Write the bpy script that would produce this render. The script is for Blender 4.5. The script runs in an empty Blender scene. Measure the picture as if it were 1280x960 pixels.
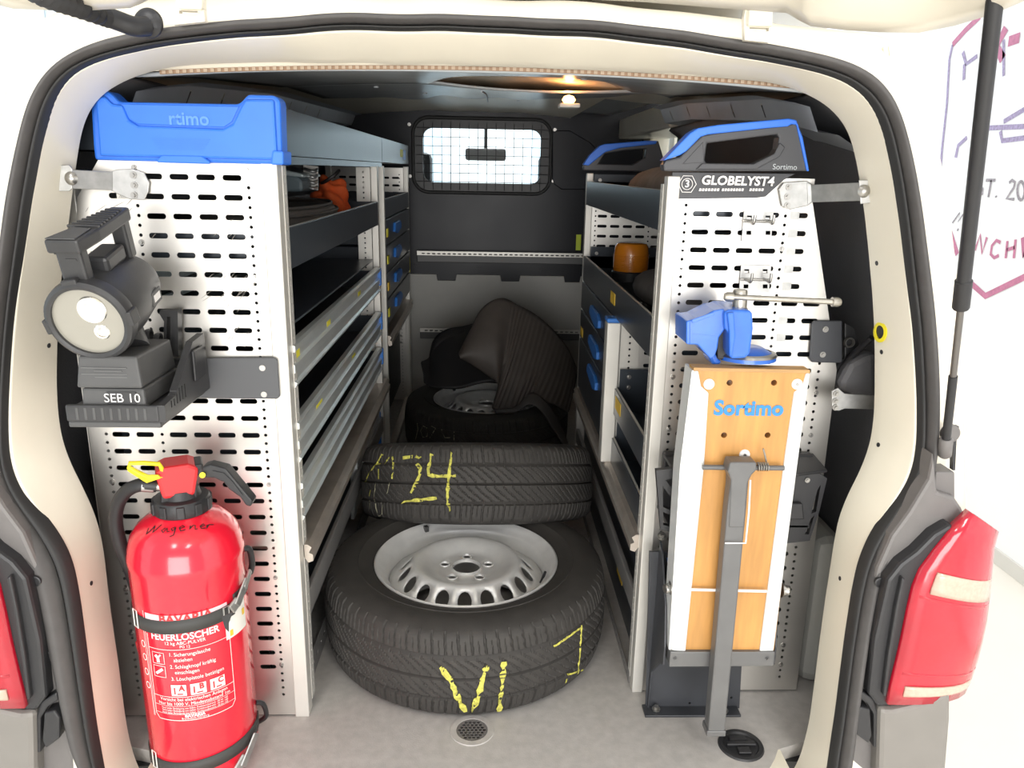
import bpy, bmesh, math, random
import numpy as np
from mathutils import Vector, Matrix
from mathutils.geometry import delaunay_2d_cdt
from mathutils.bvhtree import BVHTree
random.seed(7)
PI = math.pi
SC = bpy.context.scene
COL = SC.collection

# ------------------------------------------------------------------ camera
FPX, CX, CY, HCAM = 970.0, 640.0, 480.0, 1.12
def _dir(x, y):
    v = np.array([(x-CX)/FPX, -(y-CY)/FPX, 1.0]); return v/np.linalg.norm(v)
_Y = _dir(609, 212); _Z = -_dir(570, 3999); _Z -= _Y*_Z.dot(_Y); _Z /= np.linalg.norm(_Z)
_X = np.cross(_Z, _Y)
if _X[0] < 0: _X = -_X
RM = np.array([_X, _Y, _Z])
CAMP = np.array([0, 0, HCAM])
cam_d = bpy.data.cameras.new('camera'); cam = bpy.data.objects.new('camera', cam_d); COL.objects.link(cam)
cam_d.sensor_width = 36; cam_d.lens = FPX/1280*36; cam_d.clip_start = 0.02
m = Matrix.Identity(4)
for i in range(3):
    m[i][0] = RM[i, 0]; m[i][1] = RM[i, 1]; m[i][2] = -RM[i, 2]; m[i][3] = CAMP[i]
cam.matrix_world = m
SC.camera = cam

# ------------------------------------------------------------------ light and exposure
W = bpy.data.worlds.new('world'); SC.world = W; W.use_nodes = True
bg = W.node_tree.nodes['Background']; bg.inputs[0].default_value = (0.98, 0.985, 1.0, 1); bg.inputs[1].default_value = 0.78
def area(name, loc, target, sx, sy, power, col=(1, 1, 1)):
    l = bpy.data.lights.new(name, 'AREA'); l.shape = 'RECTANGLE'; l.size = sx; l.size_y = sy; l.energy = power; l.color = col
    o = bpy.data.objects.new(name, l); COL.objects.link(o); o.location = loc
    o.rotation_euler = (Vector(target)-Vector(loc)).to_track_quat('-Z', 'Y').to_euler()
    return o
area('garage_ceiling_lamp_offscreen', (-0.9, -1.0, 3.1), (-0.9, -0.999, 0.0), 0.5, 2.4, 60, (1, 0.98, 0.95))
area('garage_ceiling_lamp_offscreen', (1.0, -1.0, 3.1), (1.0, -0.999, 0.0), 0.5, 2.4, 60, (1, 0.98, 0.95))
area('rear_fill_offscreen', (0.1, -5.2, 0.75), (0.1, 3.0, 0.75), 4.6, 2.6, 260, (1, 0.985, 0.96))  # added fill light behind the viewer, reaches deep into the load bay
area('front_fill_offscreen', (0.2, 7.3, 3.1), (0.2, 7.301, 0.0), 3.0, 0.5, 150, (0.93, 0.97, 1.0))  # added fill light, brightens the wall seen through the cab window
vs = SC.view_settings
vs.view_transform = 'Standard'; vs.look = 'None'; vs.gamma = 1; vs.use_curve_mapping = False; vs.exposure = 0.32

# ------------------------------------------------------------------ pixel helpers
def ray(x, y): return RM @ np.array([(x-CX)/FPX, -(y-CY)/FPX, 1.0])
def at(x, y, X=None, Y=None, Z=None):
    r = ray(x, y)
    t = (X-CAMP[0])/r[0] if X is not None else (Y-CAMP[1])/r[1] if Y is not None else (Z-CAMP[2])/r[2]
    return Vector(CAMP+r*t)
def at_lean(x, y, a, b):                       # on the plane Y = a + b Z
    r = ray(x, y); t = (a+b*CAMP[2])/(r[1]-b*r[2]); return Vector(CAMP+r*t)
def pxz(pts, Y): return [(p.x, p.z) for p in (at(x, y, Y=Y) for x, y in pts)]

# ------------------------------------------------------------------ materials
MATS = {}
def mat(name, col, rough=0.5, metal=0.0, noise=0.0, nscale=20, bump=0.0, bscale=200, coat=0.0, stretch=None, emit=None, estr=0, trans=0.0, alpha=1.0, col2=None, ior=None):
    if name in MATS: return MATS[name]
    M = bpy.data.materials.new(name); M.use_nodes = True; nt = M.node_tree; b = nt.nodes['Principled BSDF']
    b.inputs['Base Color'].default_value = (*col, 1); b.inputs['Roughness'].default_value = rough; b.inputs['Metallic'].default_value = metal
    b.inputs['Coat Weight'].default_value = coat; b.inputs['Coat Roughness'].default_value = 0.08
    b.inputs['Transmission Weight'].default_value = trans; b.inputs['Alpha'].default_value = alpha
    if ior: b.inputs['IOR'].default_value = ior
    if emit: b.inputs['Emission Color'].default_value = (*emit, 1); b.inputs['Emission Strength'].default_value = estr
    tc = nt.nodes.new('ShaderNodeTexCoord'); mp = nt.nodes.new('ShaderNodeMapping'); nt.links.new(tc.outputs['Object'], mp.inputs[0])
    if stretch: mp.inputs['Scale'].default_value = stretch
    if noise or col2:
        n = nt.nodes.new('ShaderNodeTexNoise'); n.inputs['Scale'].default_value = nscale; n.inputs['Detail'].default_value = 6
        nt.links.new(mp.outputs[0], n.inputs[0])
        r = nt.nodes.new('ShaderNodeValToRGB'); r.color_ramp.elements[0].position = 0.35; r.color_ramp.elements[1].position = 0.68
        c2 = col2 if col2 else tuple(max(0, c*(1-noise)) for c in col)
        r.color_ramp.elements[0].color = (*c2, 1); r.color_ramp.elements[1].color = (*col, 1)
        nt.links.new(n.outputs[0], r.inputs[0]); nt.links.new(r.outputs[0], b.inputs['Base Color'])
        mr = nt.nodes.new('ShaderNodeMapRange'); mr.inputs[3].default_value = max(0, rough-0.3*noise); mr.inputs[4].default_value = min(1, rough+0.3*noise)
        nt.links.new(n.outputs[0], mr.inputs[0]); nt.links.new(mr.outputs[0], b.inputs['Roughness'])
    if bump:
        n2 = nt.nodes.new('ShaderNodeTexNoise'); n2.inputs['Scale'].default_value = bscale; n2.inputs['Detail'].default_value = 3
        nt.links.new(mp.outputs[0], n2.inputs[0]); bu = nt.nodes.new('ShaderNodeBump'); bu.inputs['Strength'].default_value = bump; bu.inputs['Distance'].default_value = 0.002
        nt.links.new(n2.outputs[0], bu.inputs['Height']); nt.links.new(bu.outputs[0], b.inputs['Normal'])
    MATS[name] = M; return M
CREAM = mat('cream_paint', (0.80, 0.745, 0.62), 0.35, noise=0.05, nscale=6, coat=0.3)
SEAL = mat('seal_rubber', (0.075, 0.07, 0.068), 0.55, noise=0.15, nscale=40)
SEALD = mat('seal_rubber_dark', (0.02, 0.02, 0.02), 0.6)
GREYP = mat('grey_plastic', (0.16, 0.15, 0.145), 0.5, noise=0.1, nscale=30, bump=0.1, bscale=600)
BLKP = mat('black_plastic', (0.022, 0.022, 0.024), 0.45, bump=0.1, bscale=500)
DGREY = mat('dark_grey_plastic', (0.055, 0.056, 0.062), 0.45, bump=0.08, bscale=500)
LAMPG = mat('lamp_grey_plastic', (0.045, 0.045, 0.047), 0.42, noise=0.2, nscale=25, bump=0.05, bscale=400)
LAMPG2 = mat('lamp_box_grey', (0.085, 0.085, 0.085), 0.5, noise=0.1, nscale=25)
BUMPER = mat('bumper_grey', (0.20, 0.187, 0.17), 0.55, noise=0.06, nscale=20, bump=0.05, bscale=700)
ALU = mat('aluminium_panel', (0.76, 0.735, 0.69), 0.36, 0.86, noise=0.14, nscale=4)
ALUP = mat('aluminium_post', (0.70, 0.68, 0.63), 0.42, 0.35, noise=0.05, nscale=10)
ALUD = mat('aluminium_drawer', (0.86, 0.90, 0.89), 0.30, 0.6, noise=0.12, nscale=8)
STEEL = mat('galvanised_steel', (0.50, 0.50, 0.49), 0.40, 0.85, noise=0.2, nscale=60)
BOLT = mat('bolt_steel', (0.40, 0.39, 0.37), 0.3, 0.9)
BAR = mat('handle_steel', (0.55, 0.52, 0.46), 0.38, 0.85, noise=0.2, nscale=80)
RAILM = mat('rail_steel', (0.55, 0.49, 0.43), 0.35, 0.6, noise=0.2, nscale=20)
TRAYL = mat('tray_light_grey', (0.72, 0.82, 0.83), 0.30, 0.5, noise=0.1, nscale=60)
TRAYD = mat('tray_dark_navy', (0.046, 0.055, 0.068), 0.30, 0.2, noise=0.05, nscale=15)
BLUE = mat('blue_plastic', (0.035, 0.19, 0.82), 0.42, noise=0.06, nscale=20)
BLUEH = mat('blue_handle', (0.03, 0.17, 0.55), 0.45)
BLUEV = mat('vise_blue_enamel', (0.03, 0.16, 0.68), 0.33, noise=0.12, nscale=40, coat=0.3)
RED = mat('extinguisher_red', (0.78, 0.012, 0.035), 0.22, coat=0.6)
REDP = mat('red_plastic', (0.66, 0.03, 0.035), 0.45)
WHITEP = mat('white_print', (0.85, 0.82, 0.80), 0.5)
YEL = mat('yellow_plastic', (0.85, 0.72, 0.02), 0.4)
YELS = mat('yellow_sticker', (0.80, 0.74, 0.05), 0.6)
ORGS = mat('orange_sticker', (0.80, 0.52, 0.05), 0.6)
CHALK = mat('yellow_chalk', (0.72, 0.68, 0.13), 0.9, noise=0.4, nscale=150)
CHALKW = mat('pale_chalk', (0.45, 0.43, 0.30), 0.9, noise=0.4, nscale=150)
INK = mat('black_ink', (0.012, 0.01, 0.01), 0.5)
TYRE = mat('tyre_rubber', (0.047, 0.043, 0.039), 0.72, noise=0.25, nscale=30, bump=0.12, bscale=250)
RUBBER = mat('mat_rubber', (0.072, 0.060, 0.052), 0.65, noise=0.15, nscale=20)
RUBBERB = mat('black_rubber', (0.016, 0.015, 0.016), 0.55, noise=0.2, nscale=30)
SILVER = mat('wheel_silver', (0.84, 0.835, 0.82), 0.36, 0.35, noise=0.08, nscale=30)
WOOD = mat('beech_plywood', (0.62, 0.31, 0.085), 0.5, noise=0.25, nscale=9, stretch=(6, 6, 0.7), coat=0.15)
WOODE = mat('plywood_edge', (0.62, 0.36, 0.14), 0.6, noise=0.3, nscale=120, stretch=(0.05, 1, 1))
LETB = mat('blue_lettering', (0.03, 0.24, 0.62), 0.5)
LEGG = mat('grey_steel_leg', (0.145, 0.145, 0.145), 0.42, 0.2, noise=0.08, nscale=30)
FLOORM = mat('cargo_floor', (0.50, 0.475, 0.45), 0.55, noise=0.15, nscale=45, bump=0.25, bscale=350)
LINER = mat('headliner_grey', (0.50, 0.53, 0.55), 0.24, noise=0.08, nscale=8)
LINERD = mat('side_panel_dark', (0.15, 0.15, 0.158), 0.6, noise=0.1, nscale=10, bump=0.4, bscale=160)
METALG = mat('roof_beam_grey', (0.58, 0.61, 0.65), 0.45, 0.2, noise=0.08, nscale=10)
BULKD = mat('bulkhead_dark', (0.008, 0.009, 0.014), 0.36, noise=0.15, nscale=6)
BULKD.node_tree.nodes['Principled BSDF'].inputs['Specular IOR Level'].default_value = 0.22   # bulkhead spec
BULKL = mat('bulkhead_panel', (0.42, 0.415, 0.39), 0.6, noise=0.05, nscale=12)
CARD = mat('fluted_board_edge', (0.45, 0.28, 0.16), 0.7, col2=(0.75, 0.66, 0.55), nscale=18, stretch=(30, 1, 1))
GLASSW = mat('window_glass', (0.9, 0.95, 0.97), 0.02, trans=1.0, ior=1.0)
LENS = mat('lamp_lens', (0.33, 0.315, 0.27), 0.15, coat=0.5)
REFL = mat('lamp_reflector', (0.9, 0.88, 0.82), 0.12, 0.9)
TLRED = mat('tail_lens_red', (0.50, 0.008, 0.028), 0.16, coat=0.6, noise=0.22, nscale=9)
TLWHT = mat('tail_lens_clear', (0.58, 0.41, 0.32), 0.2, coat=0.5, noise=0.12, nscale=160)
AMBER = mat('amber_plastic', (0.62, 0.20, 0.012), 0.25, coat=0.5)
ORANGE = mat('orange_cloth', (0.72, 0.11, 0.02), 0.8, noise=0.2, nscale=30)
GWALL = mat('garage_wall', (0.93, 0.93, 0.945), 0.8, noise=0.02, nscale=3)
GFLOOR = mat('garage_floor', (0.84, 0.80, 0.72), 0.35, noise=0.04, nscale=3)
PAINTP = mat('pink_marker', (0.62, 0.22, 0.36), 0.7, noise=0.2, nscale=60)
PAINTV = mat('violet_marker', (0.48, 0.40, 0.62), 0.7, noise=0.4, nscale=90)
PAINTG = mat('grey_marker', (0.42, 0.38, 0.42), 0.7, noise=0.4, nscale=90)
BULB = mat('bulb_glow', (0.9, 0.5, 0.2), 0.4, emit=(1.0, 0.45, 0.12), estr=9)
WHITEL = mat('lamp_cover_white', (0.75, 0.74, 0.70), 0.4)
STRAPB = mat('black_strap', (0.045, 0.045, 0.043), 0.6)
TAG = mat('paper_tag', (0.80, 0.78, 0.72), 0.6)
CLOTHG = mat('grey_blanket', (0.15, 0.135, 0.125), 0.85, noise=0.2, nscale=25)
BOXG = mat('blue_grey_case', (0.13, 0.17, 0.19), 0.5)
CURT = mat('teal_curtain', (0.30, 0.52, 0.52), 0.8)
BLUEW = mat('cool_white_wall', (0.72, 0.80, 0.85), 0.8)

# ------------------------------------------------------------------ object helpers
def finish(name, bm, material, parent=None, smooth=False, bevel=0, solid=0, sub=0, autos=None):
    bmesh.ops.recalc_face_normals(bm, faces=bm.faces[:])
    me = bpy.data.meshes.new(name); bm.to_mesh(me); bm.free()
    return link_mesh(name, me, material, parent, smooth, bevel, solid, sub, autos)
def link_mesh(name, me, material, parent=None, smooth=False, bevel=0, solid=0, sub=0, autos=None):
    o = bpy.data.objects.new(name, me); COL.objects.link(o)
    if material is not None and not me.materials: me.materials.append(material)
    if parent is not None:
        o.parent = parent; o.matrix_parent_inverse = WM[parent.name].inverted()
        WM[o.name] = Matrix.Identity(4)
    else: WM[o.name] = Matrix.Identity(4)
    if smooth or autos:
        for p in me.polygons: p.use_smooth = True
    if autos:
        me.set_sharp_from_angle(angle=math.radians(autos))
    if solid:
        s = o.modifiers.new('solid', 'SOLIDIFY'); s.thickness = solid; s.offset = -1
    if bevel:
        b = o.modifiers.new('bevel', 'BEVEL'); b.width = bevel; b.segments = 2; b.limit_method = 'ANGLE'; b.angle_limit = 0.6
    if sub:
        s = o.modifiers.new('sub', 'SUBSURF'); s.levels = sub; s.render_levels = sub
    return o
WM = {}
def thing(name, label, cat, loc=(0, 0, 0), group=None, rot=None):
    o = bpy.data.objects.new(name, None); COL.objects.link(o); o.location = loc; o.empty_display_size = 0.05
    M = Matrix.Translation(loc)
    if rot is not None: o.rotation_euler = rot; M = M @ rot.to_matrix().to_4x4()
    WM[o.name] = M; return tag(o, label, cat, group)
def tag(o, label, cat, group=None):
    o['label'] = label; o['category'] = cat
    if group: o['group'] = group
    return o
def struct(o, label=None, cat=None):
    o['kind'] = 'structure'
    if label: o['label'] = label
    if cat: o['category'] = cat
    return o

class Frame:
    def __init__(s, o, ex, ey, ez): s.o, s.ex, s.ey, s.ez = Vector(o), Vector(ex).normalized(), Vector(ey).normalized(), Vector(ez).normalized()
    def __call__(s, u, v, w=0): return s.o+s.ex*u+s.ey*v+s.ez*w
def FY(Y): return Frame((0, Y, 0), (1, 0, 0), (0, 0, 1), (0, -1, 0))      # a plane facing the rear of the van: u = X, v = Z
def FXL(X): return Frame((X, 0, 0), (0, 1, 0), (0, 0, 1), (1, 0, 0))      # facing +X: u = Y, v = Z
def FXR(X): return Frame((X, 0, 0), (0, 1, 0), (0, 0, 1), (-1, 0, 0))     # facing -X: u = Y, v = Z
def FZ(Z): return Frame((0, 0, Z), (1, 0, 0), (0, 1, 0), (0, 0, 1))

def b_box(bm, x0, x1, y0, y1, z0, z1):
    v = [bm.verts.new((x, y, z)) for x in (x0, x1) for y in (y0, y1) for z in (z0, z1)]
    for f in ((0, 1, 3, 2), (4, 6, 7, 5), (0, 4, 5, 1), (2, 3, 7, 6), (0, 2, 6, 4), (1, 5, 7, 3)): bm.faces.new([v[i] for i in f])
def b_fbox(bm, F, u0, u1, v0, v1, w0, w1):
    v = [bm.verts.new(F(x, y, z)) for x in (u0, u1) for y in (v0, v1) for z in (w0, w1)]
    for f in ((0, 1, 3, 2), (4, 6, 7, 5), (0, 4, 5, 1), (2, 3, 7, 6), (0, 2, 6, 4), (1, 5, 7, 3)): bm.faces.new([v[i] for i in f])
def b_prism(bm, F, poly, w0, w1):
    a = [bm.verts.new(F(u, v, w0)) for u, v in poly]; b = [bm.verts.new(F(u, v, w1)) for u, v in poly]; n = len(poly)
    bm.faces.new(a); bm.faces.new(b[::-1])
    for i in range(n): bm.faces.new((a[i], a[(i+1) % n], b[(i+1) % n], b[i]))
def b_tube(bm, pts, r, seg=10, cap=True, closed=False):
    pts = [Vector(p) for p in pts]; n = len(pts); rs = r if isinstance(r, (list, tuple)) else [r]*n
    rings = []; prev = None
    for i, p in enumerate(pts):
        if closed: t = pts[(i+1) % n]-pts[i-1]
        else: t = pts[min(i+1, n-1)]-pts[max(i-1, 0)]
        if t.length < 1e-9: t = Vector((0, 0, 1))
        t.normalize()
        if prev is None:
            a = Vector((0, 0, 1)) if abs(t.z) < 0.9 else Vector((1, 0, 0)); nrm = t.cross(a).normalized()
        else:
            nrm = prev-t*prev.dot(t); nrm.normalize()
        prev = nrm; bi = t.cross(nrm)
        rings.append([bm.verts.new(p+(nrm*math.cos(2*PI*k/seg)+bi*math.sin(2*PI*k/seg))*rs[i]) for k in range(seg)])
    for i in range(n if closed else n-1):
        A, B = rings[i], rings[(i+1) % n]
        for k in range(seg): bm.faces.new((A[k], A[(k+1) % seg], B[(k+1) % seg], B[k]))
    if cap and not closed: bm.faces.new(rings[0][::-1]); bm.faces.new(rings[-1])
def b_cyl(bm, p0, p1, r0, r1=None, seg=20): b_tube(bm, [p0, p1], [r0, r0 if r1 is None else r1], seg)
def b_lathe(bm, F, prof, seg=32, a0=0, a1=2*PI):
    """prof: (radius, height along F.ez)"""
    full = abs(a1-a0-2*PI) < 1e-6; n = seg if full else seg+1; rings = []
    for r, h in prof:
        if r < 1e-6: rings.append([bm.verts.new(F(0, 0, h))])
        else: rings.append([bm.verts.new(F(r*math.cos(a0+(a1-a0)*k/seg), r*math.sin(a0+(a1-a0)*k/seg), h)) for k in range(n)])
    for A, B in zip(rings, rings[1:]):
        for k in range(seg):
            k2 = (k+1) % n
            if len(A) == 1 and len(B) == 1: continue
            if len(A) == 1: bm.faces.new((A[0], B[k], B[k2]))
            elif len(B) == 1: bm.faces.new((A[k], B[0], A[k2]))
            else: bm.faces.new((A[k], B[k], B[k2], A[k2]))
def b_grid(bm, rows, close_u=False):
    V = [[bm.verts.new(p) for p in r] for r in rows]; n = len(V[0])
    for A, B in zip(V, V[1:]):
        for k in range(n if close_u else n-1): bm.faces.new((A[k], A[(k+1) % n], B[(k+1) % n], B[k]))
def NB(): return bmesh.new()
def box(name, x0, x1, y0, y1, z0, z1, M, parent=None, bevel=0, **k):
    bm = NB(); b_box(bm, x0, x1, y0, y1, z0, z1); return finish(name, bm, M, parent, bevel=bevel, **k)
def fbox(name, F, u0, u1, v0, v1, w0, w1, M, parent=None, bevel=0, **k):
    bm = NB(); b_fbox(bm, F, u0, u1, v0, v1, w0, w1); return finish(name, bm, M, parent, bevel=bevel, **k)
def prism(name, F, poly, w0, w1, M, parent=None, bevel=0, **k):
    bm = NB(); b_prism(bm, F, poly, w0, w1); return finish(name, bm, M, parent, bevel=bevel, **k)
def pprism(name, px, Y, back, M, parent=None, bevel=0, **k):
    """a solid whose rear-facing outline was read off the photograph at depth Y; it runs 'back' metres further in"""
    return prism(name, FY(Y), pxz(px, Y), -back, 0, M, parent, bevel, **k)
def tube(name, pts, r, M, parent=None, seg=10, **k):
    bm = NB(); b_tube(bm, pts, r, seg); return finish(name, bm, M, parent, autos=50, **k)
def cyl(name, p0, p1, r0, M, parent=None, r1=None, seg=20, bevel=0):
    bm = NB(); b_cyl(bm, p0, p1, r0, r1, seg); return finish(name, bm, M, parent, autos=40, bevel=bevel)
def lathe(name, F, prof, M, parent=None, seg=32, **k):
    bm = NB(); b_lathe(bm, F, prof, seg); return finish(name, bm, M, parent, autos=40, **k)
def smooth_path(pts, n=8, closed=False):
    pts = [Vector(p) for p in pts]; out = []; N = len(pts)
    for i in range(N if closed else N-1):
        g = lambda j: pts[j % N] if closed else pts[max(0, min(N-1, j))]
        p0, p1, p2, p3 = g(i-1), g(i), g(i+1), g(i+2)
        for k in range(n):
            t = k/n; out.append(0.5*((2*p1)+(p2-p0)*t+(2*p0-5*p1+4*p2-p3)*t*t+(3*p1-p0-3*p2+p3)*t**3))
    if not closed: out.append(pts[-1])
    return out
def holed(name, F, outline, holes, M, parent=None, thick=0.002, inner=None, zfun=None, autos=None):
    """a sheet with real openings"""
    V = []; faces = []
    def add(poly):
        i0 = len(V); V.extend(Vector((float(x), float(y))) for x, y in poly); faces.append(list(range(i0, i0+len(poly))))
    def ccw(p):
        a = sum(p[i][0]*p[(i+1) % len(p)][1]-p[(i+1) % len(p)][0]*p[i][1] for i in range(len(p))); return p if a > 0 else p[::-1]
    add(ccw(list(outline)))
    for h in holes: add(ccw(list(h)))
    for p in inner or []: V.append(Vector((float(p[0]), float(p[1]))))
    r = delaunay_2d_cdt(V, [], faces, 0, 1e-6)
    bm = NB(); vs_ = [bm.verts.new(F(v.x, v.y, zfun(v.x, v.y) if zfun else 0)) for v in r[0]]
    for f, of in zip(r[2], r[5]):
        if list(of) == [0]:
            try: bm.faces.new([vs_[i] for i in f])
            except ValueError: pass
    for v in [v for v in bm.verts if not v.link_faces]: bm.verts.remove(v)
    # make all normals follow F.ez
    for f in bm.faces:
        f.normal_update()
        if f.normal.dot(F.ez) < 0: f.normal_flip()
    me = bpy.data.meshes.new(name); bm.to_mesh(me); bm.free()
    return link_mesh(name, me, M, parent, solid=thick, autos=autos)
def slot(cx, cy, w, h, n=3):
    r = h/2*0.8; out = []
    for sx, sy, a in ((1, 1, 0), (-1, 1, 90), (-1, -1, 180), (1, -1, 270)):
        for k in range(n):
            t = math.radians(a+90*k/(n-1)); out.append((cx+sx*(w/2-r)+r*math.cos(t), cy+sy*(h/2-r)+r*math.sin(t)))
    return out
def circ(cx, cy, r, n=8, ry=None): return [(cx+r*math.cos(2*PI*k/n), cy+(ry or r)*math.sin(2*PI*k/n)) for k in range(n)]
def text(name, body, fn, size, M, parent, thick=0.0006, align='CENTER', shear=0, offset=0, sx=1.0):
    """lettering; fn(u, v, w) places a point of the flat text in the scene"""
    c = bpy.data.curves.new(name, 'FONT'); c.body = body; c.size = size; c.align_x = align; c.align_y = 'CENTER'; c.shear = shear; c.offset = offset
    c.resolution_u = 3; c.fill_mode = 'FRONT'
    o = bpy.data.objects.new(name, c); COL.objects.link(o)
    dg = bpy.context.evaluated_depsgraph_get(); me = bpy.data.meshes.new_from_object(o.evaluated_get(dg)); bpy.data.objects.remove(o); bpy.data.curves.remove(c)
    bm = NB(); bm.from_mesh(me); bpy.data.meshes.remove(me)
    bmesh.ops.subdivide_edges(bm, edges=[e for e in bm.edges if e.calc_length() > size*0.6], cuts=1)
    for v in bm.verts: v.co = fn(v.co.x*sx, v.co.y, thick)
    me = bpy.data.meshes.new(name); bm.to_mesh(me); bm.free(); me.materials.clear()
    return link_mesh(name, me, M, parent)
def b_stroke(bm, pts, nrms, w, h=0.0004):
    """a flat ribbon lying on a surface"""
    n = len(pts); L = []
    for i in range(n):
        t = pts[min(i+1, n-1)]-pts[max(i-1, 0)]; s = t.cross(nrms[i])
        if s.length < 1e-9: s = Vector((1, 0, 0))
        s.normalize(); ww = w[i] if isinstance(w, list) else w
        p = pts[i]+nrms[i]*h; L.append((bm.verts.new(p-s*ww/2), bm.verts.new(p+s*ww/2)))
    for (a, b), (c, d) in zip(L, L[1:]): bm.faces.new((a, b, d, c))
def bvh_of(objs):
    dg = bpy.context.evaluated_depsgraph_get(); bm = NB()
    V = []; Fc = []
    for o in objs:
        e = o.evaluated_get(dg); me = e.to_mesh(); n0 = len(V); V.extend(e.matrix_world @ v.co for v in me.vertices)
        Fc.extend([i+n0 for i in p.vertices] for p in me.polygons); e.to_mesh_clear()
    return BVHTree.FromPolygons(V, Fc)
def strokes_on(name, tree, polys, w, M, parent, h=0.0008, step=4.0, jit=0):
    """marks drawn on a thing's surface"""
    bm = NB()
    for poly in polys:
        P, N = [], []
        for (x0, y0), (x1, y1) in zip(poly, poly[1:]):
            n = max(1, int(math.hypot(x1-x0, y1-y0)/step))
            for k in range(n+1):
                if k == 0 and P: continue
                t = k/n; r = Vector(ray(x0+(x1-x0)*t, y0+(y1-y0)*t)).normalized()
                hit = tree.ray_cast(Vector(CAMP), r)
                if hit[0] is None: continue
                nn = hit[1] if hit[1].dot(r) < 0 else -hit[1]
                P.append(hit[0]); N.append(nn)
        if len(P) > 1:
            ws = [w*(1+random.uniform(-jit, jit)) for _ in P] if jit else w
            b_stroke(bm, P, N, ws, h)
    me = bpy.data.meshes.new(name); bm.to_mesh(me); bm.free(); return link_mesh(name, me, M, parent)
def mirror_copy(o, xc, parent, name=None):
    me = o.data.copy()
    for v in me.vertices: v.co.x = 2*xc-v.co.x
    me.flip_normals()
    c = link_mesh(name or o.name.split('.')[0], me, None, parent)
    for md in o.modifiers:
        q = c.modifiers.new(md.name, md.type)
        if md.type == 'BEVEL': q.width = md.width; q.segments = md.segments; q.limit_method = md.limit_method; q.angle_limit = md.angle_limit
        if md.type == 'SOLIDIFY': q.thickness = md.thickness; q.offset = md.offset
        if md.type == 'SUBSURF': q.levels = md.levels; q.render_levels = md.levels
    return c
def bolt(p, n, r, parent, M=BOLT, h=0.004, name='bolt'):
    p = Vector(p); n = Vector(n).normalized(); bm = NB()
    b_cyl(bm, p, p+n*h*0.5, r, seg=14); b_cyl(bm, p+n*h*0.5, p+n*h*1.3, r*0.62, seg=6)
    return finish(name, bm, M, parent)
XC = -0.0175

# ================================================================== the garage around the van
GZ = -0.57; GX = 2.345
struct(box('floor', -6, 8, -6, 9, GZ-0.1, GZ, GFLOOR), 'pale cream garage floor around the van', 'floor')
wr = struct(box('wall_right', GX, GX+0.15, -1.0, 9, GZ, 3.2, GWALL), 'white garage wall with a marker drawing', 'wall')
box('baseboard', GX-0.012, GX, -1.0, 8.85, GZ, GZ+0.07, mat('skirting', (0.68, 0.66, 0.62), 0.6), wr, 0.002)
wl = struct(box('wall_left', -3.4, -3.25, -1.0, 8.85, GZ, 3.2, BLUEW), 'pale bluish garage wall beyond the van', 'wall')
for i in range(4): box('wall_panel', -3.25, -3.235, -0.9+i*2.4, 1.45+i*2.4, GZ+0.15, 3.1, BLUEW, wl, 0.004)
wf = struct(box('wall_front', -3.25, GX, 8.85, 9.0, GZ, 3.2, BLUEW), 'pale garage wall seen through the cab', 'wall')
for i in range(6): box('wall_panel', -3.1+i*0.9, -2.3+i*0.9, 8.82, 8.85, GZ+0.2, 2.9, mat('panel_tone_%d' % (i % 2), ((0.55, 0.68, 0.75), (0.75, 0.8, 0.8))[i % 2], 0.7), wf, 0.004)

# marker drawing on the white wall
def wallF(u, v, w=0): return Vector((GX-0.001-w, u, v))
def wpx(x, y):
    p = at(x, y, X=GX); return (p.y, p.z)
def wall_strokes(name, polys, wd, M):
    bm = NB()
    for poly in polys:
        P = [wallF(*wpx(*q)) for q in poly]; b_stroke(bm, P, [Vector((-1, 0, 0))]*len(P), wd, 0.001)
    me = bpy.data.meshes.new(name); bm.to_mesh(me); bm.free(); return link_mesh(name, me, M, wr)
wall_strokes('drawn_line', [[(1226, 20), (1207, 38), (1191, 56)], [(1205, 346), (1232, 370), (1290, 342)], [(1188, 290), (1197, 318)]], 0.03, PAINTP)
wall_strokes('drawn_line', [[(1191, 56), (1187, 75), (1184, 130), (1178, 185), (1175, 225)], [(1255, 95), (1255, 50)]], 0.018, PAINTV)
wall_strokes('drawn_line', [[(1258, 35), (1246, 58), (1254, 74)], [(1261, 52), (1275, 47)]], 0.045, PAINTP)
wall_strokes('drawn_line', [[(1204, 65), (1208, 80), (1222, 70)], [(1206, 80), (1205, 100)], [(1195, 197), (1198, 182), (1209, 172)], [(1236, 160), (1282, 158)], [(1255, 152), (1282, 136)], [(1251, 164), (1253, 176), (1284, 172)]], 0.022, PAINTV)
WQ = lambda p: [(1160+x/5.333, 200+y/5.333) for x, y in p]
wall_strokes('wall_lettering', [WQ(p) for p in ([(318, 132), (285, 132), (272, 240), (308, 242)], [(279, 185), (305, 185)], [(366, 132), (348, 140), (350, 170), (366, 195), (364, 225), (340, 240)], [(388, 135), (452, 135)], [(424, 135), (404, 248)], [(456, 238), (456, 250)],
    [(543, 152), (562, 135), (582, 148), (574, 185), (525, 258), (577, 262)], [(622+24*math.cos(t), 205+62*math.sin(t)) for t in np.linspace(0, 2*PI, 16)])], 0.014, PAINTG)
wall_strokes('wall_lettering', [WQ(p) for p in ([(165, 420), (214, 350), (202, 412), (236, 362)], [(196, 472), (206, 458)])], 0.010, PAINTG)
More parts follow.
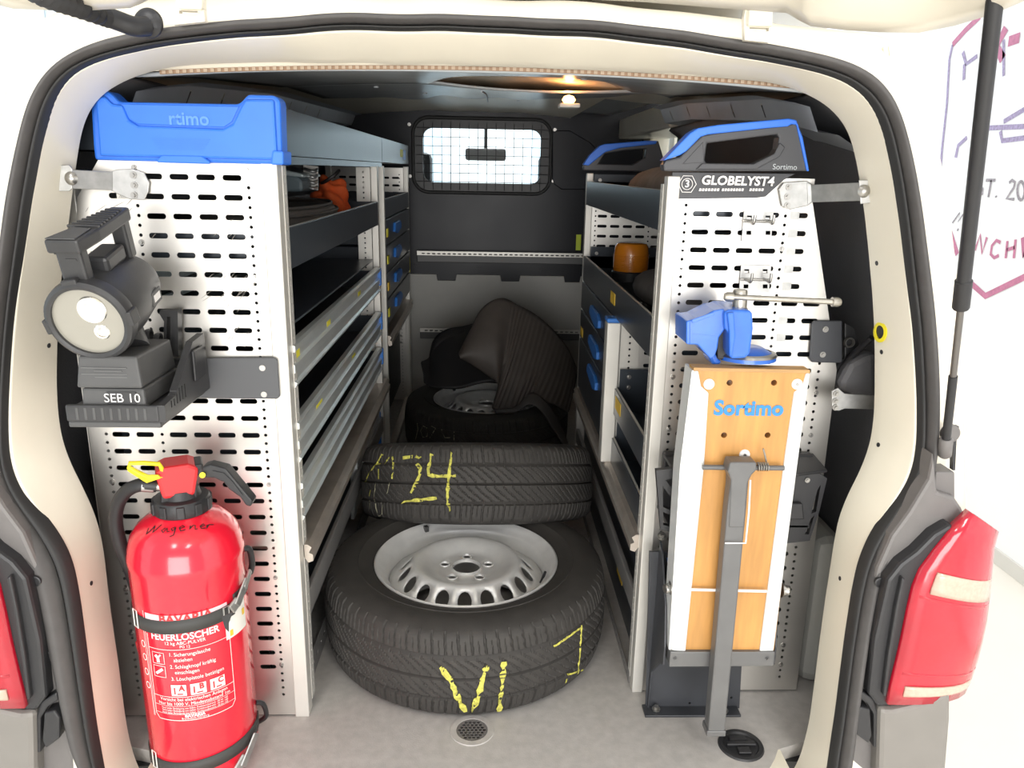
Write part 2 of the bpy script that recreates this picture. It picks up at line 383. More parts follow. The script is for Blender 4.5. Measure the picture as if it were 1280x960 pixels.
wall_strokes('wall_lettering', [WQ(p) for p in ([(315, 602), (350, 497), (362, 625), (394, 515)], [(486, 550), (458, 536), (428, 572), (420, 628), (444, 652), (474, 636)], [(532, 540), (520, 655)], [(586, 530), (574, 655)], [(527, 600), (580, 582)])], 0.016, PAINTP)
wall_strokes('wall_lettering', [WQ([(637, 515), (644, 640), (668, 560)])], 0.03, PAINTP)

# ================================================================== the van: rear frame, seal, lamps, tailgate
van = thing('van', 'cream white panel van with its tailgate open and grey lower bodywork', 'van', (XC, 2.6, GZ))
PC = (590.0, 520.0)
def loop(px, n=361, a0=None, a1=None):
    A = []
    for x, y in px:
        a = math.atan2(x-PC[0], -(y-PC[1]))                 # 0 is up, positive to +X
        A.append((a, math.hypot(x-PC[0], y-PC[1])))
    A.sort(); aa = [a for a, _ in A]; rr = [r for _, r in A]
    S = np.linspace(-2.42, 2.42, n)
    R = np.interp(S, aa, rr); K = np.ones(9)/9; R = np.convolve(np.pad(R, 4, mode='edge'), K, mode='valid')
    return [(PC[0]+math.sin(s)*r, PC[1]-math.cos(s)*r) for s, r in zip(S, R)]
SO = [(145, 1010), (100, 960), (80, 880), (64, 800), (45, 720), (15, 660), (-6, 610), (-8, 540), (-8, 450), (-3, 390), (0, 340), (3, 327), (10, 267), (20, 207), (25, 190), (32, 155), (42, 120), (55, 97), (75, 77), (100, 61), (135, 50), (162, 43), (180, 40), (255, 31), (355, 24), (500, 20), (600, 21), (680, 25), (800, 34), (905, 49), (1005, 65), (1037, 71), (1070, 81), (1095, 96), (1112, 117), (1125, 150), (1136, 195), (1149, 270), (1156, 325), (1164, 390), (1168, 440), (1170, 498), (1168, 562), (1160, 609), (1137, 644), (1117, 673), (1099, 711), (1087, 768), (1080, 814), (1072, 868), (1064, 930), (1056, 990), (1050, 1030)]
SI = [(150, 1060), (140, 1010), (129, 960), (112, 857), (102, 782), (92, 720), (85, 695), (72, 670), (50, 640), (25, 610), (15, 590), (12, 562), (11, 530), (12, 500), (15, 453), (22, 377), (32, 310), (42, 240), (49, 200), (56, 162), (64, 135), (72, 112), (85, 95), (105, 82), (140, 72), (180, 62), (255, 52), (355, 45), (500, 40), (600, 41), (680, 45), (800, 54), (905, 70), (1005, 87), (1025, 90), (1060, 102), (1082, 118), (1097, 140), (1107, 175), (1117, 225), (1125, 282), (1132, 345), (1139, 400), (1143, 460), (1145, 527), (1144, 571), (1134, 603), (1117, 627), (1096, 656), (1079, 688), (1070, 720), (1061, 773), (1053, 830), (1045, 895), (1035, 960), (1025, 1030)]
JI = [(196, 1010), (185, 985), (172, 960), (165, 940), (160, 915), (152, 852), (145, 802), (137, 752), (134, 720), (129, 677), (122, 650), (110, 620), (95, 592), (81, 562), (75, 537), (72, 505), (71, 470), (72, 433), (74, 387), (78, 340), (85, 290), (90, 250), (95, 210), (99, 185), (103, 160), (107, 140), (120, 122), (139, 109), (165, 97), (190, 88), (230, 82), (300, 80), (400, 81), (500, 82), (600, 84), (700, 88), (800, 92), (905, 99), (967, 103), (1000, 113), (1037, 133), (1052, 145), (1060, 162), (1066, 180), (1074, 225), (1080, 265), (1085, 315), (1089, 355), (1092, 405), (1093, 460), (1093, 478), (1091, 536), (1083, 571), (1067, 603), (1052, 632), (1044, 662), (1035, 720), (1027, 773), (1019, 835), (1011, 900), (1005, 935), (999, 946), (985, 985), (975, 1010)]
BO = [(40, 1080), (-20, 1000), (-45, 900), (-60, 760), (-58, 650), (-48, 560), (-40, 450), (-30, 340), (-14, 240), (0, 150), (6, 118), (15, 78), (28, 40), (45, 22), (90, 8), (180, 2), (300, -3), (480, -1), (640, 3), (800, 12), (900, 22), (1000, 36), (1090, 42), (1128, 46), (1146, 80), (1160, 130), (1175, 200), (1190, 300), (1200, 400), (1203, 500), (1204, 590), (1206, 700), (1190, 800), (1180, 900), (1170, 1000), (1150, 1060)]
SA, SB = 1.17, 0.09
lSO, lSI, lJI, lBO = loop(SO), loop(SI), loop(JI), loop(BO)
pSO = [at_lean(x, y, SA, SB) for x, y in lSO]; pSI = [at_lean(x, y, SA+0.015, SB) for x, y in lSI]
pJI = [at_lean(x, y, SA+0.108, SB) for x, y in lJI]; pBO = [at_lean(x, y, SA+0.05, SB) for x, y in lBO]
def mixl(A, B, t, off=0): return [a.lerp(b, t)+Vector((0, off, 0)) for a, b in zip(A, B)]
# outer pillar skin, from the seal out to the silhouette and round to the side of the body
bm = NB()
def skx(p): return p.x if p.z > 0.8 else math.copysign(max(abs(p.x), 0.89), p.x)
def outw(p, d): return Vector((p.x+(d if p.x > XC else -d), p.y, p.z))
b_grid(bm, [mixl(pSO, pSI, 0.3, 0.02), mixl(pSO, pBO, 0.02, 0.012), mixl(pSO, pBO, 0.25, 0.004), mixl(pSO, pBO, 0.6, -0.002), mixl(pSO, pBO, 0.85, 0.0), pBO, [Vector((p.x*1.004, p.y+0.04, p.z)) for p in pBO], [Vector((skx(p), p.y+0.4, p.z)) for p in pBO], [Vector((skx(p), 2.8 if p.x > 0.4 else 3.9, p.z)) for p in pBO]])
finish('rear_frame', bm, CREAM, van, smooth=True)
bm = NB()
b_grid(bm, [mixl(pSI, pSO, 0.3, 0.012), mixl(pSI, pJI, 0.0, 0.002), mixl(pSI, pJI, 0.06, -0.010), mixl(pSI, pJI, 0.14, -0.012), mixl(pSI, pJI, 0.5, -0.012), mixl(pSI, pJI, 0.85, -0.01), mixl(pSI, pJI, 0.96, -0.005), pJI])
finish('door_jamb', bm, CREAM, van, smooth=True)
bm = NB()
b_grid(bm, [mixl(pSO, pSI, t, o) for t, o in ((-0.02, 0.015), (0.0, -0.004), (0.10, -0.018), (0.3, -0.028), (0.5, -0.028), (0.68, -0.02), (0.74, -0.012))])
finish('door_seal', bm, SEAL, van, smooth=True)
bm = NB()
b_grid(bm, [mixl(pSO, pSI, t, o) for t, o in ((0.70, 0.0), (0.76, -0.003), (0.80, -0.016), (0.88, -0.022), (0.98, -0.018), (1.05, -0.013), (1.08, 0.004))])
finish('seal_bead', bm, SEALD, van, smooth=True)
# small holes and marks on the jamb; hole shade put in as black discs
tree = BVHTree.FromPolygons([v.co for v in bpy.data.objects['door_jamb'].data.vertices], [p.vertices[:] for p in bpy.data.objects['door_jamb'].data.polygons])
def on_tree(tr, x, y):
    r = Vector(ray(x, y)).normalized(); h = tr.ray_cast(Vector(CAMP), r)
    if h[0] is None: return None
    n = h[1] if h[1].dot(r) < 0 else -h[1]
    return h[0], n
for x, y in ((69, 315), (61, 432), (114, 729), (1096, 329), (1102, 440), (1098, 556), (1050, 723)):
    h = on_tree(tree, x, y)
    if h: cyl('dark_hole_disc', h[0]-h[1]*0.002, h[0]+h[1]*0.0008, 0.0042, BLKP, van, seg=10)
h = on_tree(tree, 1101, 415)
if h:
    p, n = h; s = Vector((0, 0, 1)); t = n.cross(s).normalized(); F = Frame(p, t, s, n)
    bm = NB(); b_lathe(bm, F, [(0.012, 0), (0.0185, 0.0005), (0.0185, 0.002), (0.012, 0.003), (0.012, 0)], 24); finish('grommet_ring', bm, YEL, van)
    cyl('grommet', p-n*0.004, p+n*0.001, 0.0125, BLKP, van)
# joint lines at the top of the pillars
for x0, y0, x1, y1 in ((100, 170, 62, 170), (1070, 194, 1108, 190)):
    pass
# roof skin and sides keep the daylight out of the load bay
roof = finish_roof = None
bm = NB(); b_box(bm, -0.80, 0.76, 1.30, 4.6, 1.44, 1.455); finish('roof_skin', bm, CREAM, van)
box('body_side', -0.91, -0.89, 1.6, 3.9, -0.25, 0.75, CREAM, van)
box('underbody', -0.9, 0.87, 1.3, 5.2, -0.25, -0.03, BLKP, van)
box('body_side', 0.86, 0.88, 2.80, 3.9, -0.25, 0.93, CREAM, van)
box('body_side', 0.86, 0.88, 2.80, 2.86, 0.93, 1.45, CREAM, van); box('body_side', 0.86, 0.88, 3.72, 3.9, 0.93, 1.45, CREAM, van); box('body_side', 0.86, 0.88, 2.86, 3.72, 1.36, 1.45, CREAM, van)

# sill: the painted lip below the floor edge
bm = NB()
xs = np.linspace(-0.64, 0.605, 30)
b_grid(bm, [[Vector((x, 1.0, -0.25)) for x in xs], [Vector((x, 1.05, -0.03)) for x in xs], [Vector((x, 1.08, -0.004)) for x in xs], [Vector((x, 1.14, -0.001)) for x in xs], [Vector((x, 1.32, -0.0015)) for x in xs]])
finish('rear_sill', bm, CREAM, van, smooth=True)

# tail lamps with their grey surround, modelled on one side and mirrored
tl_parts = []
def tl(name, px, Y, back, M, bevel=0.004, parent=None):
    o = pprism(name, px, Y, back, M, parent or van, bevel); tl_parts.append((o, parent)); return o
sur = tl('lamp_surround', [(1168, 566), (1161, 600), (1137, 640), (1115, 670), (1097, 711), (1085, 768), (1078, 814), (1070, 868), (1057, 930), (1038, 1000), (1108, 1000), (1106, 885), (1120, 800), (1134, 735), (1160, 698), (1196, 660), (1206, 640), (1194, 622), (1172, 615)], 1.19, 0.10, GREYP, 0.006)
tl('lamp_gasket', [(1146, 690), (1126, 705), (1110, 725), (1102, 760), (1093, 800), (1086, 868), (1097, 884), (1112, 884), (1128, 800), (1142, 735), (1172, 695), (1200, 668), (1190, 655), (1168, 668)], 1.165, 0.06, BLKP, 0.006)
tl('lamp_gasket_rib', [(1128, 722), (1120, 760), (1110, 820), (1104, 870), (1108, 872), (1115, 820), (1125, 760), (1133, 725)], 1.155, 0.02, BLKP, 0.003)
# lens: rear face curving round to the flank
def lens_solid(name, px_in, px_out, Y0, M, parent, lift=0.0, n=10):
    bm = NB(); rows = []
    for (xi, yi), (xo, yo) in zip(px_in, px_out):
        a = at(xi, yi, Y=Y0-lift); b = at(xo, yo, Y=Y0+0.13-lift); row = []
        for k in range(n+1):
            t = k/n; p = a.lerp(b, t); p.y = a.y+(b.y-a.y)*(t**2.6); p.y -= 0.0
            # keep the silhouette: x spreads quickly, then turns the corner
            sn = math.sin(min(1, t*1.02)*PI/2); p.x = a.x+(b.x-a.x)*sn; p.z = a.z+(b.z-a.z)*sn; row.append(p)
        rows.append(row)
    b_grid(bm, rows); o = finish(name, bm, M, parent, autos=60, solid=0.02); return o
li = [(1216, 642), (1188, 668), (1170, 690), (1152, 714), (1143, 735), (1136, 765), (1129, 800), (1122, 830), (1115, 858), (1110, 881)]
lo = [(1217, 642), (1217, 660), (1218, 680), (1218, 700), (1217, 720), (1214, 750), (1209, 775), (1204, 796), (1198, 814), (1192, 828)]
lens = lens_solid('tail_lamp_lens', li, lo, 1.155, TLRED, van); tl_parts.append((lens, None))
def sub(f0, f1, s0, s1, name, M, lift):
    """a band of the lens between rows f0..f1 and across s0..s1"""
    def row(f):
        i = min(int(f), len(li)-2); t = f-i
        return tuple(li[i][j]*(1-t)+li[i+1][j]*t for j in (0, 1)), tuple(lo[i][j]*(1-t)+lo[i+1][j]*t for j in (0, 1))
    A, B = [], []
    for f in np.linspace(f0, f1, 6):
        a, b = row(f); A.append(a); B.append(b)
    bm = NB(); rows = []
    for (xi, yi), (xo, yo) in zip(A, B):
        a = at(xi, yi, Y=1.155-lift); b = at(xo, yo, Y=1.285-lift); r = []
        for k in range(11):
            t = s0+(s1-s0)*k/10; p = a.lerp(b, t); p.y = a.y+(b.y-a.y)*(t**2.6); sn = math.sin(min(1, t*1.02)*PI/2); p.x = a.x+(b.x-a.x)*sn; p.z = a.z+(b.z-a.z)*sn; r.append(p)
        rows.append(r)
    b_grid(bm, rows); o = finish(name, bm, M, van, autos=60, solid=0.004); tl_parts.append((o, None)); return o
sub(2.9, 4.1, 0.10, 0.97, 'reversing_lens', TLWHT, 0.004)
sub(8.0, 8.55, 0.08, 0.9, 'lower_clear_strip', TLWHT, 0.004)
sub(7.35, 7.45, 0.04, 0.92, 'lens_seam', TLRED, 0.001)
sub(4.25, 4.35, 0.04, 0.92, 'lens_seam', TLRED, 0.001)
bmp = tl('bumper_corner', [(1100, 886), (1116, 887), (1150, 879), (1178, 868), (1190, 858), (1189, 900), (1184, 960), (1176, 1040), (1096, 1040), (1098, 960)], 1.16, 0.16, BUMPER, 0.02)
# latch block
lt = tl('latch', [(1070, 893), (1076, 884), (1088, 887), (1090, 920), (1086, 930), (1078, 924), (1070, 918)], 1.165, 0.05, BLKP, 0.003)
tl('latch_cover', [(1074, 862), (1092, 874), (1098, 892), (1097, 935), (1092, 935), (1092, 893), (1084, 880), (1072, 872)], 1.17, 0.04, BLKP, 0.003)
for x, y in ((1099, 727), (1084, 817)):
    p = at(x, y, Y=1.188); o = cyl('dark_hole_disc', p+Vector((0, 0.004, 0)), p-Vector((0, 0.003, 0)), 0.0075, BLKP, van); tl_parts.append((o, None))  # screw recess, its dark inside put in as a black disc
    o = lathe('recess_rim', Frame(p, (1, 0, 0), (0, 0, 1), (0, -1, 0)), [(0.0075, 0), (0.0095, 0.001), (0.0095, 0.004), (0.0075, 0.005)], BLKP, van); tl_parts.append((o, None))
for o, _ in list(tl_parts): mirror_copy(o, XC-0.012, van)
# corner block and strut foot on the pillar above the lamp
tl2 = pprism('pillar_cap', [(1170, 590), (1194, 590), (1194, 626), (1166, 626)], 1.205, 0.05, GREYP, van, 0.003)
pprism('pillar_gap', [(1195, 533), (1199, 533), (1196, 548), (1194, 588), (1191, 588), (1192, 548)], 1.225, 0.01, BLKP, van)
# sculpted crease on the pillar heads
for sgn, pts in ((1, [(1106, 58), (1108, 75), (1104, 90), (1094, 100)]), (-1, [(66, 42), (66, 55), (72, 68), (80, 76)])):
    P = [at_lean(x, y, SA+0.03, SB) for x, y in pts]
    tube('body_crease', smooth_path(P, 5), 0.004, CREAM, van, seg=8)
    P = [at_lean(x+6*sgn, y, SA+0.03, SB) for x, y in pts]
    tube('body_crease', smooth_path(P, 5), 0.003, CREAM, van, seg=8)

# tailgate: hinged at the roof, swung up and out above the viewer
edge = [(0.80, 0.15, 1.60), (0.80, 0.55, 1.48), (0.775, 0.80, 1.405)]
edge += [tuple(at(x, y, Y=Y_)) for x, y, Y_ in ((1262, 6, 0.99), (1240, 15, 1.03), (1195, 29, 1.09), (1150, 38, 1.12), (1100, 37.5, 1.135), (1060, 35, 1.14), (1015, 30, 1.145), (1002, 24, 1.155), (985, 14, 1.17), (930, 10, 1.175), (800, 0, 1.185), (609, -8, 1.19))]
edge = edge+[(2*XC-x, y, z) for x, y, z in edge[::-1][1:]]
bm = NB()
lowr = [Vector(e) for e in edge]
def tin(k, dz, n=0): return [Vector((XC+(x-XC)*k, 0.15+(y-0.15)*k, z+(1-k)*(y-0.15)*0.3+dz)) for x, y, z in edge]
ins = tin(0.985, -0.010); ins1 = tin(0.95, -0.012); ins2 = tin(0.90, 0.02); top = tin(0.99, 0.05)
b_grid(bm, [top, [p+Vector((0, 0, 0.02)) for p in lowr], lowr, ins, ins1, ins2]); bm.faces.new([bm.verts.new(p) for p in ins2]); bm.faces.new([bm.verts.new(p) for p in top])
finish('tailgate', bm, CREAM, van, autos=50)
# hinges
for px in ([(931, 50), (961, 53), (964, 20), (970, 0), (934, 0), (930, 22)], [(217, 31), (256, 27), (254, 0), (220, 0)]):
    xs_ = [q[0] for q in px]; x0, x1 = min(xs_), max(xs_)
    ym = 34 if x0 > 600 else 13
    hg = holed('hinge', FY(1.245), pxz(px, 1.245), [pxz([(x0+7, ym), (x1-9, ym+1), (x1-9, ym+5), (x0+7, ym+4)], 1.245)], CREAM, van, thick=0.012)
    pprism('hinge_knuckle', [(x0+5, ym-2), (x1-4, ym-1), (x1-2, -12), (x0+9, -12)], 1.235, 0.02, CREAM, hg, 0.003)
# gas strut
p_b = at(1182, 556, Y=1.20); p_t = at(1246, -22, Y=0.98)
def along(t): return p_b.lerp(p_t, t)
tube('strut_rod', [along(0.02), along(0.42)], 0.0052, mat('strut_steel', (0.16, 0.15, 0.14), 0.3, 0.6), van, seg=12)
tube('strut_cylinder', [along(0.375), along(0.378), along(0.44), along(0.442), along(0.995)], [0.011, 0.012, 0.012, 0.0098, 0.0098], BLKP, van, seg=20)
tube('strut_collar', [along(0.02), along(0.2)], 0.0068, BLKP, van, seg=12)
tube('strut_socket', [along(-0.035), along(-0.03), along(0.015), along(0.02)], [0.008, 0.011, 0.011, 0.008], GREYP, van, seg=16)
p = at(1185, 540, Y=1.235); cyl('strut_mount', p, p-Vector((0, 0.012, 0)), 0.016, GREYP, van, bevel=0.003)
tube('strut_end', [along(0.985), along(1.03)], 0.0075, BLKP, van, seg=12)
# corrugated cable sleeve
P = smooth_path([at(10, -34, Y=0.98), at(50, -8, Y=1.02), at(95, 8, Y=1.1), at(135, 22, Y=1.2)], 28)
tube('cable_sleeve', P, [0.0105+0.0035*math.cos(i*2*PI/6) for i in range(len(P))], BLKP, van, seg=14)
tube('sleeve_end', smooth_path([at(134, 21, Y=1.2), at(150, 27, Y=1.21), at(168, 33, Y=1.22), at(184, 33, Y=1.235)], 6), 0.0135, BLKP, van, seg=14)
p = at(186, 29, Y=1.245); lathe('sleeve_grommet', Frame(p, (1, 0, 0), (0, 0, 1), (0.1, -1, -0.2)), [(0, 0.012), (0.012, 0.012), (0.02, 0.006), (0.021, 0)], BLKP, van)

# ================================================================== inside of the van: floor, lining, bulkhead
BY = 3.85
def floor_outline():
    pts = [(-0.86, 3.88), (0.83, 3.88), (0.83, 1.38), (0.66, 1.32), (0.60, 1.30), (0.585, 1.275), (0.55, 1.23), (0.50, 1.21), (-0.52, 1.21), (-0.57, 1.23), (-0.61, 1.275), (-0.63, 1.30), (-0.70, 1.32), (-0.86, 1.38)]
    return pts
DRP = at(590, 913, Z=0)
cf = holed('floor_cargo', FZ(0), floor_outline(), [circ(DRP.x, DRP.y, 0.0325, 24)], FLOORM, thick=0.03); struct(cf, 'grey textured cargo floor of the van', 'floor')
# headliner in two boards that part over the slit
def ceil_z(x, y):
    c = (x-XC)/0.8
    base = np.interp(y, [1.3, 1.42, 1.7, 2.4, 3.9], [1.276, 1.286, 1.315, 1.365, 1.40])
    return base-0.045*abs(c)**2.4
# edges of the slit read off the photograph, laid on the ceiling
def slit_y(x): return 2.42+0.02*math.cos(x*3)
bm = NB(); rows = []
for t in np.linspace(0, 1, 14):
    r = []
    for x in np.linspace(-0.60, 0.575, 40):
        y = 1.43+(slit_y(x)-1.43)*t
        s = max(0, 1-((x-0.12)/0.30)**2)
        r.append(Vector((x, y, ceil_z(x, y)+0.045*s*t**3)))
    rows.append(r)
b_grid(bm, rows); cl = finish('ceiling', bm, LINER, smooth=True, solid=0.006); struct(cl, 'grey headliner board of the load bay', 'ceiling')
bm = NB(); rows = []
for t in np.linspace(0, 1, 14):
    r = []
    for x in np.linspace(-0.60, 0.575, 40):
        y0 = slit_y(x); y = y0-0.002+(3.86-y0)*t
        s = max(0, 1-((x-0.14)/0.32)**2)
        r.append(Vector((x, y, ceil_z(x, y)-0.022*s*(1-t)**4)))
    rows.append(r)
b_grid(bm, rows); finish('headliner_board', bm, LINER, cl, smooth=True, solid=-0.006)
tube('headliner_crease', smooth_path([Vector((-0.02, 2.62, ceil_z(-0.02, 2.62)-0.012)), Vector((-0.005, 2.9, ceil_z(0, 2.9)-0.006)), Vector((0.0, 3.5, ceil_z(0, 3.5)-0.003))], 6), 0.003, METALG, cl, seg=6)
for x, y in ((-0.32, 1.62), (-0.2, 1.8), (0.3, 1.62), (0.36, 1.55), (-0.16, 3.3), (0.12, 3.2), (-0.35, 2.6), (-0.22, 2.9), (0.22, 1.9)):
    cyl('headliner_clip', (x, y, ceil_z(x, y)+0.002), (x, y, ceil_z(x, y)-0.004), 0.0075, METALG, cl, seg=10)
# fluted board edge along the rear of the headliner
bm = NB()
for i, x in enumerate(np.arange(-0.545, 0.515, 0.0115)):
    y = 1.406; z = at(610, 85.5, Y=1.406).z-0.018*((x-0.0)/0.52)**2*0.9
    b_box(bm, x, x+0.006, y, y+0.01, z-0.0026, z+0.0026)
fe = finish('fluted_edge', bm, mat('flute_pale', (0.48, 0.37, 0.27), 0.8), cl); fe['kind'] = 'stuff'
bm = NB(); rows = []
for dz in (-0.0032, 0.0032): rows.append([Vector((x, 1.413, at(610, 85.5, Y=1.406).z-0.018*(x/0.52)**2*0.9+dz)) for x in np.linspace(-0.55, 0.52, 40)])
b_grid(bm, rows); finish('board_edge', bm, mat('board_brown', (0.34, 0.22, 0.14), 0.8), cl, solid=0.004)
bm = NB(); b_grid(bm, [[Vector((x, y_, at(610, 85.5, Y=1.406).z-0.018*(x/0.52)**2*0.9+dz)) for x in np.linspace(-0.58, 0.55, 40)] for y_, dz in ((1.412, 0.0034), (1.40, 0.02))]); finish('frame_lip', bm, CREAM, van, solid=0.002)
# reading lamp in the slit
lm = thing('interior_lamp', 'glowing amber interior lamp hanging in the headliner slit', 'lamp', (0.30, 2.46, 1.36))
p = at(711, 125, Y=2.40)
lathe('bulb', Frame(p, (1, 0, 0), (0, 1, 0), (0, 0, 1)), [(0, -0.012), (0.014, -0.008), (0.02, 0), (0.014, 0.01), (0, 0.014)], BULB, lm)
q = at(712, 132, Y=2.40); box('lamp_cover', q.x-0.030, q.x+0.030, q.y-0.012, q.y+0.05, q.z-0.006, q.z+0.006, WHITEL, lm, 0.003)
ll = bpy.data.lights.new('interior_lamp_light', 'POINT'); ll.energy = 0.5; ll.color = (1, 0.4, 0.12); ll.shadow_soft_size = 0.015
lo_ = bpy.data.objects.new('interior_lamp_light', ll); COL.objects.link(lo_); lo_.location = p+Vector((0, 0.03, 0.03))

# roof side beams
for s in (-1, 1):
    X0 = XC+s*0.60; X1 = XC+s*0.83
    bm = NB(); ys = np.linspace(1.47, 3.85 if s < 0 else 2.76, 20)
    zr = lambda y: np.interp(y, [1.38, 1.7, 2.4, 3.9], [1.24, 1.285, 1.33, 1.365])
    sl_y = [1.75+k*0.22 for k in range(7 if s < 0 else 5)]
    ys = sorted(set(list(ys)+[q+e for q in sl_y for e in (-0.0035, 0.0035)]))
    f0 = lambda y, t: Vector((X0+s*0.02*t, y, zr(y)-0.012-0.043*t))
    rows = [[Vector((X0-s*0.03, y, zr(y)-0.005)) for y in ys]]+[[f0(y, t) for y in ys] for t in (0, 0.2, 0.85, 1.0)]+[[Vector((X0+s*0.06, y, zr(y)-0.06)) for y in ys], [Vector((X1, y, zr(y)-0.16)) for y in ys]]
    V = [[bm.verts.new(p) for p in r] for r in rows]
    for i in range(len(V)-1):
        for k in range(len(ys)-1):
            if i == 2 and any(abs((ys[k]+ys[k+1])/2-q) < 0.003 for q in sl_y): continue      # the open slots
            bm.faces.new((V[i][k], V[i][k+1], V[i+1][k+1], V[i+1][k]))
    o = finish('trim_1' if s < 0 else 'trim_2', bm, METALG, autos=40); struct(o, 'grey steel roof rail of the van over the %s' % ('fire extinguisher rack' if s < 0 else 'workbench rack'), 'trim')
# side walls
ol = finish((lambda b: (b_prism(b, FXL(-0.835), [(1.36, 0), (3.9, 0), (3.9, 1.25), (1.36, 1.25)], -0.02, 0), b)[1])(NB()), None, None) if False else None
wl2 = box('wall_side_left', -0.875, -0.855, 1.75, 3.9, -0.02, 1.22, LINERD); struct(wl2, 'dark lining of the van wall behind the extinguisher rack', 'wall')
bm = NB(); ys = np.linspace(1.36, 2.78, 14)
prof = [(0.80, 0.0), (0.80, 0.55), (0.79, 0.8), (0.745, 1.05), (0.70, 1.2), (0.60, 1.27)]
b_grid(bm, [[Vector((x+0.02*(y-1.36), y, z)) for y in ys] for x, z in prof]); wr2 = finish('wall_side_right', bm, LINERD, smooth=True, solid=0.012); struct(wr2, 'dark padded lining of the van wall behind the workbench rack', 'wall')
bm = NB(); prof = [(-0.835, 0.0), (-0.835, 0.55), (-0.825, 0.8), (-0.785, 1.05), (-0.745, 1.2), (-0.64, 1.27)]
ys = np.linspace(1.36, 3.84, 14)
b_grid(bm, [[Vector((x, y, z)) for y in ys] for x, z in prof]); finish('wall_lining', bm, LINERD, wl2, smooth=True, solid=0.012)
box('wheel_arch', 0.722, 0.795, 1.50, 2.25, 0.0, 0.36, mat('arch_pale', (0.42, 0.42, 0.39), 0.6), wr2, 0.03)
# sliding door beyond the workbench rack, with a curtained window
wr3 = box('door_1', 0.80, 0.84, 2.80, 3.84, 0.0, 0.93, LINERD); struct(wr3, 'sliding side door with curtained window', 'door')
box('window_frame', 0.74, 0.83, 2.78, 2.90, 0.93, 1.36, CREAM, wr3, 0.01); box('window_frame', 0.74, 0.83, 3.68, 3.84, 0.93, 1.36, CREAM, wr3, 0.01)
box('window_frame', 0.62, 0.83, 2.78, 3.84, 1.27, 1.36, CREAM, wr3, 0.01)
bm = NB(); b_grid(bm, [[Vector((0.825+0.008*math.sin(y*70), y, z)) for y in np.linspace(2.9, 3.5, 120)] for z in (0.93, 1.27)]); finish('curtain', bm, CURT, wr3, smooth=True)
gp = box('window_pane', 0.845, 0.849, 2.9, 3.68, 0.93, 1.3, GLASSW, wr3)

# bulkhead
def rrect(u0, u1, v0, v1, r, n=6):
    out = []
    for cx, cy, a in ((u1-r, v1-r, 0), (u0+r, v1-r, 90), (u0+r, v0+r, 180), (u1-r, v0+r, 270)):
        for k in range(n+1): t = math.radians(a+90*k/n); out.append((cx+r*math.cos(t), cy+r*math.sin(t)))
    return out
WU0, WU1, WV0, WV1 = -0.308, 0.258, 1.053, 1.308
bk = holed('wall_bulkhead', FY(BY), [(-0.86, 0.60), (0.83, 0.60), (0.83, 1.44), (-0.86, 1.44)], [rrect(WU0, WU1, WV0, WV1, 0.05)], BULKD, thick=0.02)
struct(bk, 'dark steel bulkhead between load bay and cab', 'wall')
bm = NB(); n = 7
for (a, b_), (w0, w1) in (((0.0, 0.045), (0.0, 0.012)),):
    pass
fr = holed('window_frame', FY(BY-0.014), rrect(WU0-0.045, WU1+0.045, WV0-0.045, WV1+0.045, 0.075), [rrect(WU0+0.004, WU1-0.004, WV0+0.004, WV1-0.004, 0.048)], BLKP, bk, thick=0.014)
bm = NB(); P = [FY(BY-0.02)(u, v) for u, v in rrect(WU0-0.042, WU1+0.042, WV0-0.042, WV1+0.042, 0.072)]; b_tube(bm, P, 0.008, 8, closed=True); finish('window_gasket', bm, SEALD, bk, smooth=True)
holed('window_pane', FY(BY-0.006), rrect(WU0, WU1, WV0, WV1, 0.05), [], GLASSW, bk, thick=0.004)
for i in range(14):
    u = WU0+0.008+i*0.0425
    if u < WU1: cyl('grille_bar', (u, BY-0.022, WV0-0.03), (u, BY-0.022, WV1+0.02), 0.0016, BLKP, bk, seg=6)
for i in range(7):
    v = WV0+0.008+i*0.0405; cyl('grille_bar', (WU0-0.03, BY-0.0245, v), (WU1+0.03, BY-0.0245, v), 0.0016, BLKP, bk, seg=6)
for u, v in ((WU0-0.06, WV1+0.01), (WU0-0.06, WV0+0.03), (WU1+0.06, WV1), (WU1+0.06, WV0+0.02)): bolt((u, BY, v), (0, -1, 0), 0.008, bk)
pf_ = pxz([(690, 166), (696, 163), (712, 163), (738, 178), (748, 190), (748, 237), (702, 237), (692, 230), (690, 222)], BY)
bm = NB(); b_prism(bm, FY(BY), pf_, 0, 0.008); finish('pressed_panel', bm, BULKD, bk, bevel=0.006)
